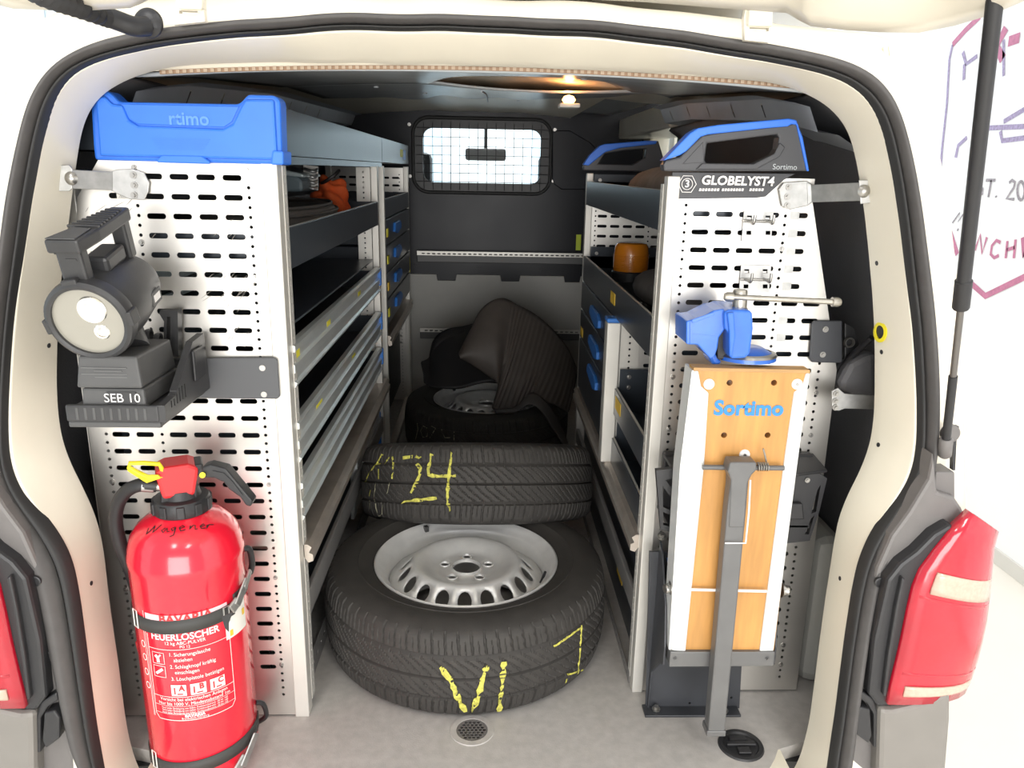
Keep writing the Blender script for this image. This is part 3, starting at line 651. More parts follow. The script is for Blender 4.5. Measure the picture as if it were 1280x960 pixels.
# lighter lower cover with notches along its top edge
o = [(-0.84, 0.0), (0.80, 0.0), (0.80, 0.618)]
for px_ in (0.49, 0.16, -0.145, -0.45):
    pass
tops = []
for u0, u1 in ((0.385, 0.47), (0.07, 0.17), (-0.245, -0.145), (-0.56, -0.46)): tops += [(u1, 0.618), (u1-0.006, 0.588), (u0+0.006, 0.588), (u0, 0.618)]
lp = prism('lower_panel', FY(BY), o+tops+[(-0.84, 0.618)], 0.0, 0.012, BULKL, bk, 0.002)
box('bulkhead_lower', -0.86, 0.83, BY+0.004, BY+0.02, 0.0, 0.6, BULKD, bk)
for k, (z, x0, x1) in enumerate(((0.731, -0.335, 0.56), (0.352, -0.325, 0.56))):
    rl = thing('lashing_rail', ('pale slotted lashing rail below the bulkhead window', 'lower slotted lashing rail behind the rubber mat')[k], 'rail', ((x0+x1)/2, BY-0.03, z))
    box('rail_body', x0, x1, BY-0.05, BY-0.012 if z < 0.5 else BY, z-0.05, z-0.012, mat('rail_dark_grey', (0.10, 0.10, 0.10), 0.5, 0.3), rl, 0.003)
    holes = [slot(x0+0.03+i*0.025, 0, 0.016, 0.006) for i in range(int((x1-x0-0.04)/0.025))]
    holed('rail_face', Frame((0, BY-0.052, z-0.008), (1, 0, 0), (0, 0, 1), (0, -1, 0)), [(x0, -0.008), (x1, -0.008), (x1, 0.012), (x0, 0.012)], holes, ALUP, rl, thick=0.004)
for u, v in ((-0.355, 0.655), (-0.04, 0.645), (0.28, 0.645)): bolt((u, BY-0.0, v), (0, -1, 0), 0.013, bk, BULKD, 0.008)
p = at(723, 303, Y=BY); st = box('sticker', p.x-0.012, p.x+0.012, BY-0.002, BY, p.z-0.038, p.z+0.038, mat('lime_sticker', (0.62, 0.75, 0.06), 0.6), bk)
# cab seen through the window
cabm = thing('rearview_mirror', 'dark rear-view mirror seen through the bulkhead window', 'mirror', (-0.02, 4.75, 1.30))
box('mirror_housing', -0.13, 0.11, 4.74, 4.78, 1.17, 1.24, GREYP, cabm, 0.015); cyl('mirror_stem', (-0.01, 4.78, 1.24), (-0.01, 4.86, 1.40), 0.01, BLKP, cabm)
for x in (-0.42, 0.40):
    hs = thing('cab_seat', 'dark cab seat with headrest on the %s side of the cab' % ('steering wheel' if x < 0 else 'glove box'), 'seat', (x, 4.3, 0.0))
    box('backrest', x-0.22, x+0.22, 4.2, 4.34, 0.3, 1.0, DGREY, hs, 0.04); box('headrest', x-0.13, x+0.13, 4.22, 4.30, 1.03, 1.2, DGREY, hs, 0.03); cyl('headrest_post', (x, 4.26, 0.98), (x, 4.26, 1.06), 0.008, BOLT, hs)
for s in (-1, 1):
    tube('windscreen_pillar', [(XC+s*0.72, 5.25, 0.75), (XC+s*0.60, 4.7, 1.42)], 0.035, DGREY, van)
box('dashboard', -0.75, 0.72, 5.0, 5.3, 0.5, 0.78, DGREY, van, 0.03)
# floor fittings
p = at(590, 913, Z=0)
fv = thing('floor_drain', 'small round honeycomb drain in the cargo floor under the wheel', 'drain', p)
lathe('drain_ring', Frame(p, (1, 0, 0), (0, 1, 0), (0, 0, 1)), [(0.032, 0.0), (0.033, 0.002), (0.045, 0.002), (0.046, 0.0)], FLOORM, fv)
hx = []
for i in range(-4, 5):
    for j in range(-4, 5):
        x, y = (i+0.5*(j % 2))*0.0085, j*0.0074
        if math.hypot(x, y) < 0.028: hx.append(circ(x, y, 0.0038, 6))
holed('drain_grid', Frame(p+Vector((0, 0, 0.0012)), (1, 0, 0), (0, 1, 0), (0, 0, 1)), circ(0, 0, 0.033, 32), hx, GREYP, fv, thick=0.001)
lathe('drain_pit', Frame(p, (1, 0, 0), (0, 1, 0), (0, 0, 1)), [(0, -0.029), (0.0322, -0.029), (0.0322, 0.0)], GREYP, fv)
p = at(926, 932, Z=0)
fc = thing('lashing_eye', 'black recessed lashing eye cup in the cargo floor below the bench leg', 'floor fitting', p)
F = Frame(p, (1, 0, 0), (0, 1, 0), (0, 0, 1))
lathe('cup_rim', F, [(0.034, 0.001), (0.036, 0.004), (0.044, 0.004), (0.046, 0.0)], BLKP, fc)
lathe('cup', F, [(0, 0.0006), (0.033, 0.0006), (0.035, 0.003)], BLKP, fc)
box('lashing_bar', p.x-0.03, p.x+0.03, p.y-0.005, p.y+0.005, 0.0015, 0.008, BLKP, fc, 0.002)
fbox('lashing_latch', F, -0.012, 0.014, -0.026, -0.008, 0.001, 0.006, BLKP, fc, 0.002); fbox('lashing_latch', F, -0.02, 0.016, 0.009, 0.024, 0.001, 0.006, BLKP, fc, 0.002)

# ================================================================== shelving racks
LX, RX = -0.363, 0.335
def tray(name, F, y0, y1, z0, z1, depth, M, parent, back=None, mi=None, zb=None):
    """open sheet-metal tray: F faces the aisle, depth runs away from it"""
    bm = NB(); t = 0.003; zb = z0 if zb is None else zb
    b_fbox(bm, F, y0, y1, z0, z1, -t, 0)                                   # front lip
    o = finish(name, bm, M, parent, bevel=0.001)
    bm = NB(); b_fbox(bm, F, y0, y1, zb, zb+t, -depth, -t); b_fbox(bm, F, y0, y1, zb, z1 if back is None else back, -depth, -depth+t)
    b_fbox(bm, F, y0, y0+t, zb, z1, -depth, -t); b_fbox(bm, F, y1-t, y1, zb, z1, -depth, -t)
    finish('tray_pan', bm, mi or TRAYD, o)
    bm = NB(); b_fbox(bm, F, y0, y1, z1-0.003, z1+0.0005, -0.008, -t); finish('tray_hem', bm, ALUP if M is TRAYD else TRAYL, o)
    return o
def perf_strip(name, F, u0, u1, v0, v1, M, parent, pitch=0.0165):
    hs = [circ((u0+u1)/2, v, 0.0032, 6) for v in np.arange(v0+0.012, v1-0.008, pitch)]
    return holed(name, F, [(u0, v0), (u1, v0), (u1, v1), (u0, v1)], hs, M, parent, thick=0.002)
def post(name, x0, x1, y0, y1, z0, z1, parent, M=None):
    return box(name, x0, x1, y0, y1, z0, z1, M or ALUP, parent, 0.002)

# ---- rack carrying the extinguisher
lr = thing('shelving_rack', 'aluminium shelving rack with perforated end panel and blue plastic top cap', 'shelving rack', (-0.55, 2.05, 0))
PY = 1.406
holes = []
zr0 = 1.0977; cols = [-0.6843, -0.6395, -0.5775, -0.5325, -0.4872, -0.4420]; dots = [-0.7115, -0.608, -0.4145]
row = 0; z = zr0
dotz = 1.068
def inL(x, z, mgn=0.02):
    lim = -0.745 if z < 0.85 else np.interp(z, [0.85, 1.06, 1.125], [-0.745, -0.71, -0.66])
    return x > lim+mgn
while z > 0.10:
    for c in cols:
        if inL(c-0.017, z): holes.append(slot(c, z, 0.0325, 0.0098))
    z -= 0.0337
z = 1.0815
while z > 0.05:
    for c in dots:
        if inL(c, z, 0.008): holes.append(circ(c, z, 0.0032, 8))
    z -= 0.01685
epl = holed('end_panel', FY(PY), [(-0.745, 0.004), (-0.389, 0.004), (-0.389, 1.126), (-0.665, 1.126), (-0.71, 1.06), (-0.745, 0.85)], holes, ALU, lr, thick=0.002)
box('panel_edge', -0.7465, -0.744, PY, PY+0.02, 0.004, 0.85, ALUP, lr)
# scratches on the panel
bm = NB()
for cx, cz, n, sp in ((-0.455, 0.90, 26, 0.03), (-0.47, 1.01, 8, 0.02), (-0.63, 1.05, 8, 0.03), (-0.45, 0.83, 8, 0.015)):
    for i in range(n):
        a = random.uniform(0.3, 0.9); l = random.uniform(0.008, 0.035); x = cx+random.gauss(0, sp*0.8); z_ = cz+random.gauss(0, sp*0.7)
        P = [FY(PY)(x+l*math.cos(a)*t, z_+l*math.sin(a)*t+0.002*math.sin(t*3), 0.0003) for t in np.linspace(-0.5, 0.5, 5)]
        b_stroke(bm, P, [Vector((0, -1, 0))]*5, [0.0001, 0.0007, 0.001, 0.0007, 0.0001], 0.0002)
me = bpy.data.meshes.new('scratches'); bm.to_mesh(me); bm.free(); link_mesh('scratches', me, mat('scratch_grey', (0.25, 0.23, 0.2), 0.6), lr)['kind'] = 'stuff'
for z_ in np.arange(0.12, 1.08, 0.2):
    bolt((-0.4145, PY, z_+0.006), (0, -1, 0), 0.0045, lr)
for x, z_ in ((-0.415, 1.112), (-0.607, 1.112), (-0.7115, 0.53), (-0.608, 0.985), (-0.7115, 0.30), (-0.7115, 0.2)): bolt((x, PY, z_), (0, -1, 0), 0.005, lr)
# slot inserts (bright clips behind some slots)
for c, k in ((-0.6395, 1), (-0.6395, 2), (-0.6395, 3), (-0.6395, 4)): box('slot_clip', c-0.004, c+0.014, PY+0.0025, PY+0.004, zr0-0.0337*(k+0)-0.006, zr0-0.0337*(k+0)+0.006, ALUP, lr)
post('post', -0.392, LX, PY-0.003, PY+0.03, 0.0, 1.126, lr)
perf_strip('post_strip', FXL(LX+0.001), PY+0.03, PY+0.055, 0.02, 1.12, ALUP, lr)
post('post', -0.385, LX, 2.665, 2.695, 0.0, 1.126, lr)
perf_strip('post_strip', FY(2.664), -0.432, -0.386, 0.02, 1.12, ALUP, lr)
post('post', -0.740, -0.715, 2.665, 2.695, 0.0, 1.126, lr); post('post', -0.740, -0.715, PY+0.004, PY+0.03, 0.0, 1.10, lr)
t1 = tray('top_tray', FXL(LX), PY+0.03, 2.80, 1.137, 1.219, 0.36, TRAYD, lr)
fbox('tray_underlip', FXL(LX), PY+0.03, 2.80, 1.122, 1.136, -0.02, -0.001, TRAYD, t1)
t2 = tray('tray', FXL(LX), PY+0.03, 2.665, 0.934, 1.010, 0.345, TRAYD, lr)
sh = fbox('shelf', FXL(LX), PY+0.03, 2.66, 0.815, 0.820, -0.35, -0.02, TRAYD, lr)
fbox('back_panel', FXL(-0.725), PY+0.03, 2.66, 0.35, 0.93, -0.004, 0, mat('rack_back_grey', (0.10, 0.105, 0.11), 0.5, 0.2), lr)
fbox('back_strut', FXL(-0.715), PY+0.03, 2.66, 0.865, 0.895, 0, 0.01, TRAYL, lr); fbox('back_strut', FXL(-0.715), PY+0.03, 2.66, 0.825, 0.84, 0, 0.008, TRAYL, lr)
def alu_drawer(parent, z0, z1, y0=PY+0.032, y1=2.662):
    h = z1-z0; F = FXL(LX)
    prof = [(0, -0.004), (0, 0.012), (0.10, 0.016), (0.14, 0.010), (0.30, 0.008), (0.34, 0.013), (0.52, 0.013), (0.56, 0.006), (0.80, 0.006), (0.84, 0.015), (0.97, 0.015), (1.0, 0.008), (1.0, -0.004)]
    bm = NB(); b_prism(bm, Frame((LX, y0, z0), (1, 0, 0), (0, 0, 1), (0, 1, 0)), [(w-0.01, v*h) for v, w in prof], 0, y1-y0-0.014)
    d = finish('drawer', bm, ALUD, parent)
    bm = NB(); b_fbox(bm, F, y0, y1-0.015, z0+0.01, z0+0.014, -0.33, -0.014); b_fbox(bm, F, y0, y1-0.015, z0+0.01, z1-0.01, -0.335, -0.33); b_fbox(bm, F, y0, y0+0.003, z0+0.01, z1-0.012, -0.33, -0.014); b_fbox(bm, F, y1-0.02, y1-0.017, z0+0.01, z1-0.012, -0.33, -0.014)
    finish('drawer_pan', bm, TRAYD, d)
    fbox('end_cap', F, y1-0.014, y1, z0+0.02, z1-0.003, -0.014, 0.007, BLUEH, d, 0.003)
    return d
d1 = alu_drawer(lr, 0.712, 0.795); d2 = alu_drawer(lr, 0.560, 0.642); d3 = alu_drawer(lr, 0.436, 0.517)
def side_sticker(F, y, z, w, h, M, parent, wo=0.0105):
    return fbox('sticker', F, y-w/2, y+w/2, z-h/2, z+h/2, wo-0.0012, wo, M, parent)
side_sticker(FXL(LX), 1.475, 0.7675, 0.065, 0.017, YELS, d1, -0.0034); side_sticker(FXL(LX), 1.80, 0.7685, 0.04, 0.014, YELS, d1, -0.0034); side_sticker(FXL(LX), 2.25, 0.7685, 0.045, 0.014, YELS, d1, -0.0034)
side_sticker(FXL(LX), 1.66, 0.6155, 0.06, 0.012, YELS, d2, -0.0034); side_sticker(FXL(LX), 2.12, 0.6155, 0.05, 0.011, YELS, d2, -0.0034)
# edge profile and lower ledge
bm = NB(); b_prism(bm, Frame((LX, PY+0.03, 0.343), (1, 0, 0), (0, 0, 1), (0, 1, 0)), [(-0.34, 0.03), (-0.34, 0.036), (0.008, 0.040), (0.016, 0.034), (0.010, 0.022), (0.018, 0.018), (0.018, 0.004), (0.008, 0.0), (0.0, 0.012), (-0.01, 0.03)], 0, 2.30-1.0)
finish('rail', bm, RAILM, lr)
fbox('ledge', FXL(LX), PY+0.03, 2.66, 0.205, 0.262, -0.012, 0.0, mat('ledge_grey', (0.30, 0.29, 0.28), 0.45, 0.3, noise=0.15, nscale=15), lr, 0.003)
fbox('ledge_shelf', FXL(LX), PY+0.03, 2.66, 0.206, 0.21, -0.34, -0.012, TRAYD, lr)
hs = [slot(y, 0.03, 0.018, 0.008) for y in np.arange(PY+0.06, 2.6, 0.04)]
holed('base_rail', FXL(LX-0.02), [(PY+0.03, 0.001), (2.66, 0.001), (2.66, 0.062), (PY+0.03, 0.062)], hs, mat('base_rail_grey', (0.30, 0.29, 0.28), 0.5, 0.3), lr, thick=0.002)
fbox('kick_panel', FXL(LX-0.08), PY+0.03, 2.66, 0.002, 0.19, -0.004, 0, TRAYD, lr)
# loose aluminium drawer below the ledge, far end, with its blue cap
bm = NB(); b_prism(bm, Frame((LX, 2.15, 0.20), (1, 0, 0), (0, 0, 1), (0, 1, 0)), [(-0.035, -0.10), (-0.025, -0.10), (-0.010, 0.06), (-0.010, 0.085), (-0.03, 0.085)], 0, 0.50); d4 = finish('drawer', bm, ALUD, lr, bevel=0.002)
fbox('end_cap', FXL(LX), 2.645, 2.662, 0.13, 0.28, -0.03, -0.008, BLUEH, d4, 0.003)
# blue cap with embossed maker's name
CAPY = 1.400
cap_o = [(112, 113), (134, 113), (142, 120), (148, 127), (298, 130), (304, 124), (309, 118), (343, 119), (350, 126), (352, 188), (352, 206), (118, 200), (116, 183)]
cap = pprism('end_cap', cap_o, CAPY, 0.045, BLUE, lr, 0.005)
pprism('cap_face', [(140, 130), (152, 131), (160, 150), (172, 157), (278, 161), (290, 155), (300, 134), (306, 124), (342, 124), (346, 190), (346, 200), (124, 195), (118, 120), (130, 120)], CAPY-0.007, 0.01, BLUE, cap, 0.004)
pprism('cap_window', [(150, 130), (299, 133), (290, 152), (280, 159), (172, 155), (162, 150)], CAPY+0.0005-0.002, 0.004, BLUE, cap, 0.001)
def fpl(Y, x, y):
    p = at(x, y, Y=Y)
    return lambda u, v, w: Vector((p.x+u, Y-w, p.z+v))
text('embossed_lettering', 'rtimo', fpl(CAPY-0.0025, 236, 149), 0.030, mat('blue_plastic_pale', (0.11, 0.30, 0.89), 0.5), cap, offset=0.0006)
for i in range(5): pprism('cap_rib', [(188+i*2, 172+i*3.2), (262-i*2, 174+i*3.2), (262-i*2, 175.2+i*3.2), (188+i*2, 173.2+i*3.2)], CAPY-0.0078, 0.002, BLUE, cap)
pprism('cap_catch', [(196, 199), (202, 194), (252, 195), (262, 202), (262, 205), (196, 203)], CAPY-0.009, 0.006, BLUE, cap, 0.002)
pprism('cap_corner', [(340, 188), (354, 189), (354, 206), (338, 206)], CAPY-0.010, 0.06, BLUE, cap, 0.003)

# ---- drawer unit beyond it, against the bulkhead
dr = thing('drawer_unit', 'tall dark drawer unit with four blue handles against the bulkhead', 'drawer unit', (-0.55, 3.25, 0))
post('post', -0.385, LX, 3.70, 3.73, 0.0, 1.126, dr); post('post', -0.385, LX, 2.83, 2.852, 0.0, 1.126, dr); post('post', -0.74, -0.715, 3.70, 3.73, 0.0, 1.126, dr)
hs = []
for z_ in np.arange(0.30, 1.09, 0.0337):
    for c in cols: hs.append(slot(c+0.02, z_, 0.0325, 0.0098))
for z_ in np.arange(0.05, 1.1, 0.0165):
    for c in (-0.70, -0.585, -0.405): hs.append(circ(c, z_, 0.0032, 6))
holed('end_panel', FY(3.715), [(-0.73, 0.01), (-0.385, 0.01), (-0.385, 1.12), (-0.73, 1.12)], hs, ALU, dr, thick=0.002)
t = tray('top_tray', FXL(LX), 2.805, 3.735, 1.137, 1.219, 0.36, TRAYD, dr)
p = at(504, 186, X=LX); fbox('sticker', FXL(LX), p.y-0.12, p.y-0.02, 1.165, 1.195, 0, 0.001, YELS, t); fbox('sticker', FXL(LX), p.y-0.01, p.y+0.09, 1.155, 1.195, 0, 0.001, BLUEH, t)
tray('tray', FXL(LX), 2.85, 3.70, 0.945, 1.012, 0.345, TRAYD, dr)
for i in range(4):
    z1 = 0.940-i*0.0975; z0 = z1-0.093
    d = fbox('drawer', FXL(LX), 2.855, 3.698, z0, z1, -0.33, 0.002, TRAYD, dr, 0.004)
    prism('handle', FXL(LX), [(3.06, z0+0.035), (3.08, z0+0.068), (3.24, z0+0.068), (3.28, z0+0.055), (3.28, z0+0.035), (3.16, z0+0.022)], 0.0, 0.012, BLUEH, d, 0.003)
    fbox('label_holder', FXL(LX), 2.86, 2.90, z0+0.03, z0+0.06, 0.002, 0.005, YELS if i in (0, 1, 3) else ORGS, d)
fbox('sticker', FXL(LX), 3.702, 3.728, 0.64, 0.71, 0, 0.001, YELS, dr)
bm = NB(); b_prism(bm, Frame((LX, 2.852, 0.475), (1, 0, 0), (0, 0, 1), (0, 1, 0)), [(-0.34, 0.03), (-0.34, 0.036), (0.006, 0.040), (0.012, 0.034), (0.006, 0.022), (0.014, 0.018), (0.014, 0.004), (0.004, 0.0), (-0.006, 0.012)], 0, 0.86); finish('rail', bm, RAILM, dr)
fbox('side_box', FXL(LX-0.05), 3.2, 3.69, 0.10, 0.42, -0.2, 0, BLKP, dr, 0.006)
perf_strip('post_strip', FXL(LX-0.001), 3.66, 3.70, 0.0, 0.47, ALUP, dr)
fbox('base_rail', FXL(LX), 2.852, 3.70, 0.0, 0.03, -0.03, 0, RAILM, dr, 0.002)

# ---- rack carrying the folding bench
rr = thing('shelving_rack', 'aluminium shelving rack with dark lettered header and blue-edged cap above the vise', 'shelving rack', (0.52, 2.1, 0))
RY = 1.481; RYB = 2.70
colsR = [0.4035, 0.4475, 0.4915, 0.5355, 0.5905, 0.6345]; dotsR = [0.3735, 0.5640, 0.6655]
def inR(x, z): return x < np.interp(z, [0, 0.747, 1.09], [0.705, 0.702, 0.605])-0.008
hs = []; z = 1.0475
k = 0
while z > 0.1:
    for c in colsR:
        if inR(c+0.017, z) and not (z > 1.02 and c > 0.0 and False): hs.append(slot(c, z, 0.0325, 0.0098))
    z -= 0.0336
z = 1.063
while z > 0.03:
    for c in dotsR:
        if inR(c, z): hs.append(circ(c, z, 0.0032, 8))
    z -= 0.0168
holed('end_panel', FY(RY), [(0.355, 0.004), (0.708, 0.004), (0.702, 0.747), (0.612, 1.075), (0.612, 1.115), (0.355, 1.115)], hs, ALU, rr, thick=0.002)
post('post', RX, 0.3585, RY-0.003, RY+0.028, 0.0, 1.115, rr)
perf_strip('post_strip', FXR(RX-0.001), RY+0.028, RY+0.05, 0.02, 1.1, ALUP, rr)
for z_ in (0.985, 0.95, 0.73, 0.62, 0.40, 0.25, 0.12): bolt((0.3735, RY, z_), (0, -1, 0), 0.0048, rr)
for z_ in (0.985, 0.12, 0.07): bolt((0.564 if z_ > 0.5 else 0.665, RY, z_), (0, -1, 0), 0.0052, rr)
for z_ in (0.69, 0.60): bolt((0.666, RY, z_+0.01), (0, -1, 0), 0.0048, rr)
for k in (0, 1, 2, 3, 4, 6, 7): box('slot_clip', 0.573, 0.590, RY-0.0008, RY+0.004, 1.0475-0.0336*k-0.0075, 1.0475-0.0336*k+0.0075, STEEL, rr)
# rear end frame
post('post', RX, 0.357, RYB-0.015, RYB+0.013, 0, 1.115, rr)
hs = []
for z_ in np.arange(0.30, 1.09, 0.0337):
    for c in colsR: hs.append(slot(c-0.008, z_, 0.0325, 0.0098))
for z_ in np.arange(0.05, 1.1, 0.0165):
    for c in (0.372, 0.557, 0.66): hs.append(circ(c, z_, 0.0032, 6))
holed('end_panel', FY(RYB), [(0.357, 0.01), (0.70, 0.01), (0.70, 0.8), (0.62, 1.09), (0.357, 1.09)], hs, ALU, rr, thick=0.002)
# trays on the aisle side
tA = tray('tray', FXR(RX), RY+0.03, RYB-0.02, 1.012, 1.088, 0.27, TRAYD, rr)
fbox('tray_end', FY(RYB-0.02), 0.358, 0.55, 1.065, 1.112, 0, 0.003, TRAYD, tA); bolt((0.378, RYB-0.023, 1.093), (0, -1, 0), 0.006, tA)
tB = tray('tray', FXR(RX), RY+0.03, RYB-0.02, 0.757, 0.840, 0.34, TRAYD, rr)
fbox('tray_end', FY(RYB-0.02), 0.358, 0.68, 0.80, 0.872, 0, 0.003, TRAYD, tB); bolt((0.378, RYB-0.023, 0.85), (0, -1, 0), 0.006, tB)
fbox('sticker', FXR(RX), 1.99, 2.06, 0.785, 0.815, 0, 0.001, ORGS, tB)
for z0, z1, hz in ((0.660, 0.753, 0.695), (0.558, 0.656, 0.602), (0.376, 0.554, 0.508)):
    d = fbox('drawer', FXR(RX), 2.00, RYB-0.018, z0, z1, -0.33, 0.002, TRAYD, rr, 0.004)
    prism('handle', FXR(RX), [(2.20, hz+0.01), (2.24, hz+0.024), (2.38, hz+0.026), (2.40, hz+0.01), (2.40, hz-0.005), (2.26, hz-0.024), (2.2, hz-0.012)], 0.0, 0.011, BLUEH, d, 0.003)
    if z0 == 0.558: fbox('sticker', FXR(RX), 2.60, 2.66, 0.57, 0.60, 0.002, 0.003, ORGS, d)
pm = box('divider_post', 0.312, 0.347, 1.945, 1.99, 0.368, 0.748, ALUP, rr, 0.003); box('post_cap', 0.310, 0.349, 1.943, 1.992, 0.748, 0.760, BLUEH, pm, 0.004)
perf_strip('post_strip', FY(1.96), 0.35, 0.40, 0.40, 0.80, ALUP, rr)
hs = [slot(0.43+0.045*i, 0.70-0.0336*k, 0.0325, 0.0098) for i in range(5) for k in range(4)]
holed('divider_panel', FY(1.962), [(0.40, 0.37), (0.66, 0.37), (0.66, 0.755), (0.40, 0.755)], hs, ALU, rr, thick=0.002)
t3 = tray('tray', FXR(RX+0.004), RY+0.03, 1.955, 0.505, 0.575, 0.32, TRAYD, rr); fbox('tray_end', FY(1.952), 0.352, 0.66, 0.555, 0.625, 0, 0.003, TRAYD, t3)
for z_ in (0.605, 0.577): bolt((0.376, 1.949, z_), (0, -1, 0), 0.006, t3)
fbox('sticker', FXR(RX+0.004), 1.84, 1.92, 0.53, 0.562, 0, 0.001, ORGS, t3)
t4 = tray('tray', FXR(RX+0.004), RY+0.03, 1.955, 0.368, 0.438, 0.32, TRAYD, rr); fbox('tray_end', FY(1.952), 0.352, 0.66, 0.40, 0.49, 0, 0.003, TRAYD, t4); bolt((0.372, 1.949, 0.465), (0, -1, 0), 0.006, t4)
bm = NB(); b_prism(bm, Frame((RX, RY+0.03, 0.33), (-1, 0, 0), (0, 0, 1), (0, 1, 0)), [(-0.34, 0.03), (-0.34, 0.036), (0.008, 0.040), (0.016, 0.034), (0.010, 0.022), (0.018, 0.018), (0.018, 0.004), (0.008, 0.0), (0.0, 0.012)], 0, RYB-RY-0.05); finish('rail', bm, RAILM, rr)
fbox('ledge', FXR(RX), RY+0.03, RYB-0.02, 0.165, 0.215, -0.012, 0.0, MATS['ledge_grey'], rr, 0.003)
fbox('kick_panel', FXR(RX+0.03), RY+0.03, RYB-0.02, 0.002, 0.33, -0.004, 0, TRAYD, rr)
p = at(774, 712, X=RX+0.03); fbox('sticker', FXR(RX+0.03), p.y-0.05, p.y+0.03, p.z-0.02, p.z+0.02, 0, 0.001, ORGS, rr)
hs = [slot(y, 0.012, 0.02, 0.006) for y in np.arange(RY+0.06, RYB-0.05, 0.036)]
holed('base_rail', FXR(RX-0.002), [(RY+0.03, 0.001), (RYB-0.02, 0.001), (RYB-0.02, 0.026), (RY+0.03, 0.026)], hs, MATS['base_rail_grey'], rr, thick=0.002)
# caps: dark moulding with a blue rim and an opening
def rim_cap(px_out, px_hole, px_rim, Y, parent):
    q = holed('end_cap', FY(Y), pxz(px_out, Y), [pxz(px_hole, Y)] if px_hole else [], DGREY, parent, thick=0.03)
    b = q.modifiers.new('bevel', 'BEVEL'); b.width = 0.003; b.segments = 2; b.limit_method = 'ANGLE'; b.angle_limit = 0.9
    pprism('cap_rim', px_rim, Y-0.004, 0.036, BLUE, q, 0.003)
    return q
CY_ = 1.462
cp = rim_cap([(829, 206), (833, 200), (850, 196), (866, 180), (878, 169), (900, 165), (985, 156), (994, 153), (999, 160), (1011, 214), (830, 214)],
             [(884, 179), (972, 168), (974, 172), (972, 186), (966, 194), (940, 206), (883, 204), (881, 200)],
             [(829, 201), (836, 194), (863, 166), (873, 160), (898, 156), (986, 148), (996, 150), (1004, 172), (1012, 214), (1009, 214), (1001, 178), (996, 156), (990, 155), (985, 158), (960, 160), (885, 168), (876, 171), (858, 189), (850, 194)], CY_, rr)
pprism('cap_gusset', [(853, 205), (879, 177), (880, 203)], CY_-0.001, 0.01, DGREY, cp, 0.001)
pprism('cap_shelf', [(878, 204), (942, 205), (968, 192), (975, 178), (982, 184), (975, 196), (945, 212), (870, 212)], CY_-0.004, 0.006, DGREY, cp, 0.002)
text('embossed_lettering', 'Sortimo', fpl(CY_-0.001, 981, 209), 0.014, LINER, cp)
hd = pprism('header_plate', [(840.5, 215), (995, 217), (980, 225), (957, 246), (945, 247.5), (840, 249)], RY-0.0005, 0.004, DGREY, rr, 0.001)
text('header_lettering', 'GLOBELYST4', fpl(RY-0.0045+0.002, 921.5, 226.5), 0.0225, WHITEP, hd, shear=0.1, offset=0.0007, sx=1.05, thick=0.003)
bm = NB(); Yh = RY-0.0025
for x0_, x1_, n_ in ((873.5, 899.5, 7), (902, 930, 8), (936.5, 955, 5)):
    for i in range(n_):
        w_ = (x1_-x0_)/n_; u_ = x0_+i*w_
        b_prism(bm, FY(Yh-0.003), pxz([(u_, 238.8), (u_+w_*0.72, 238.9), (u_+w_*0.95, 235.6), (u_+w_*0.25, 235.5)], Yh-0.003), -0.0002, 0.0002)
sl_ = finish('header_small_print', bm, WHITEP, hd); sl_['kind'] = 'stuff'
p = at(858.5, 230, Y=RY)
def ring(name, r0, r1, n, M, par, rot=0): return holed(name, Frame((p.x, RY-0.0035, p.z), (1, 0, 0), (0, 0, 1), (0, -1, 0)), [(r1*math.cos(2*PI*k/n+rot), r1*math.sin(2*PI*k/n+rot)) for k in range(n)], [[(r0*math.cos(2*PI*k/n+rot), r0*math.sin(2*PI*k/n+rot)) for k in range(n)]], M, par, thick=0.0005)
ring('badge_ring', 0.0163, 0.0175, 6, WHITEP, hd); ring('badge_ring', 0.0095, 0.0105, 24, WHITEP, hd)
text('badge_numeral', '3', lambda u, v, w: Vector((p.x+u, RY-0.003-w, p.z+v)), 0.0185, WHITEP, hd, offset=0.0004)
# cap at the far end of the rack
CB = RYB-0.02
cp2 = rim_cap([(729, 208), (733, 203), (742, 197), (753, 184), (760, 184), (806, 178), (823, 176), (829, 196), (829, 215), (730, 213)],
              [(748, 205), (756, 192), (781, 188), (808, 186), (807, 197), (791, 206)],
              [(729, 206), (737, 194), (750, 182), (756, 180), (806, 176), (822, 176), (820, 180), (775, 185), (757, 190), (741, 203), (736, 207)], CB, rr)

# ================================================================== folding bench with vise
BYF = 1.31
fb = thing('folding_bench', 'folded workbench flap of orange plywood with grey folding leg below the vise', 'workbench', (0.47, 1.40, 0))
HB = [(q.x, q.z) for q in (at(x, y, Y=BYF+0.004) for x, y in ((912, 478.5), (967.5, 478.5), (905, 544), (959.5, 544)))]
wd = holed('board', FY(BYF+0.004), pxz([(868, 463), (1012, 466), (993, 600), (966, 824), (840, 820), (855, 600)], BYF+0.004), [circ(u, v, 0.0055, 14) for u, v in HB], WOOD, fb, thick=0.026)
pprism('board_edge', [(867, 459.5), (1013, 462.5), (1012.5, 467), (867, 464)], BYF+0.003, 0.03, WOODE, wd, 0.001)
WRL = mat('rail_white_alu', (0.82, 0.84, 0.83), 0.35, 0.3, noise=0.04, nscale=10)
pprism('side_rail', [(868, 464), (873, 464), (876.5, 483), (886, 491.5), (880.5, 580), (857, 815), (839.5, 813), (853, 585)], BYF, 0.034, WRL, fb, 0.002)
pprism('side_rail', [(1008, 467), (1012.5, 467), (996.5, 585), (967, 814), (949.5, 815), (980, 580), (993, 490.5), (1003, 484)], BYF, 0.034, WRL, fb, 0.002)
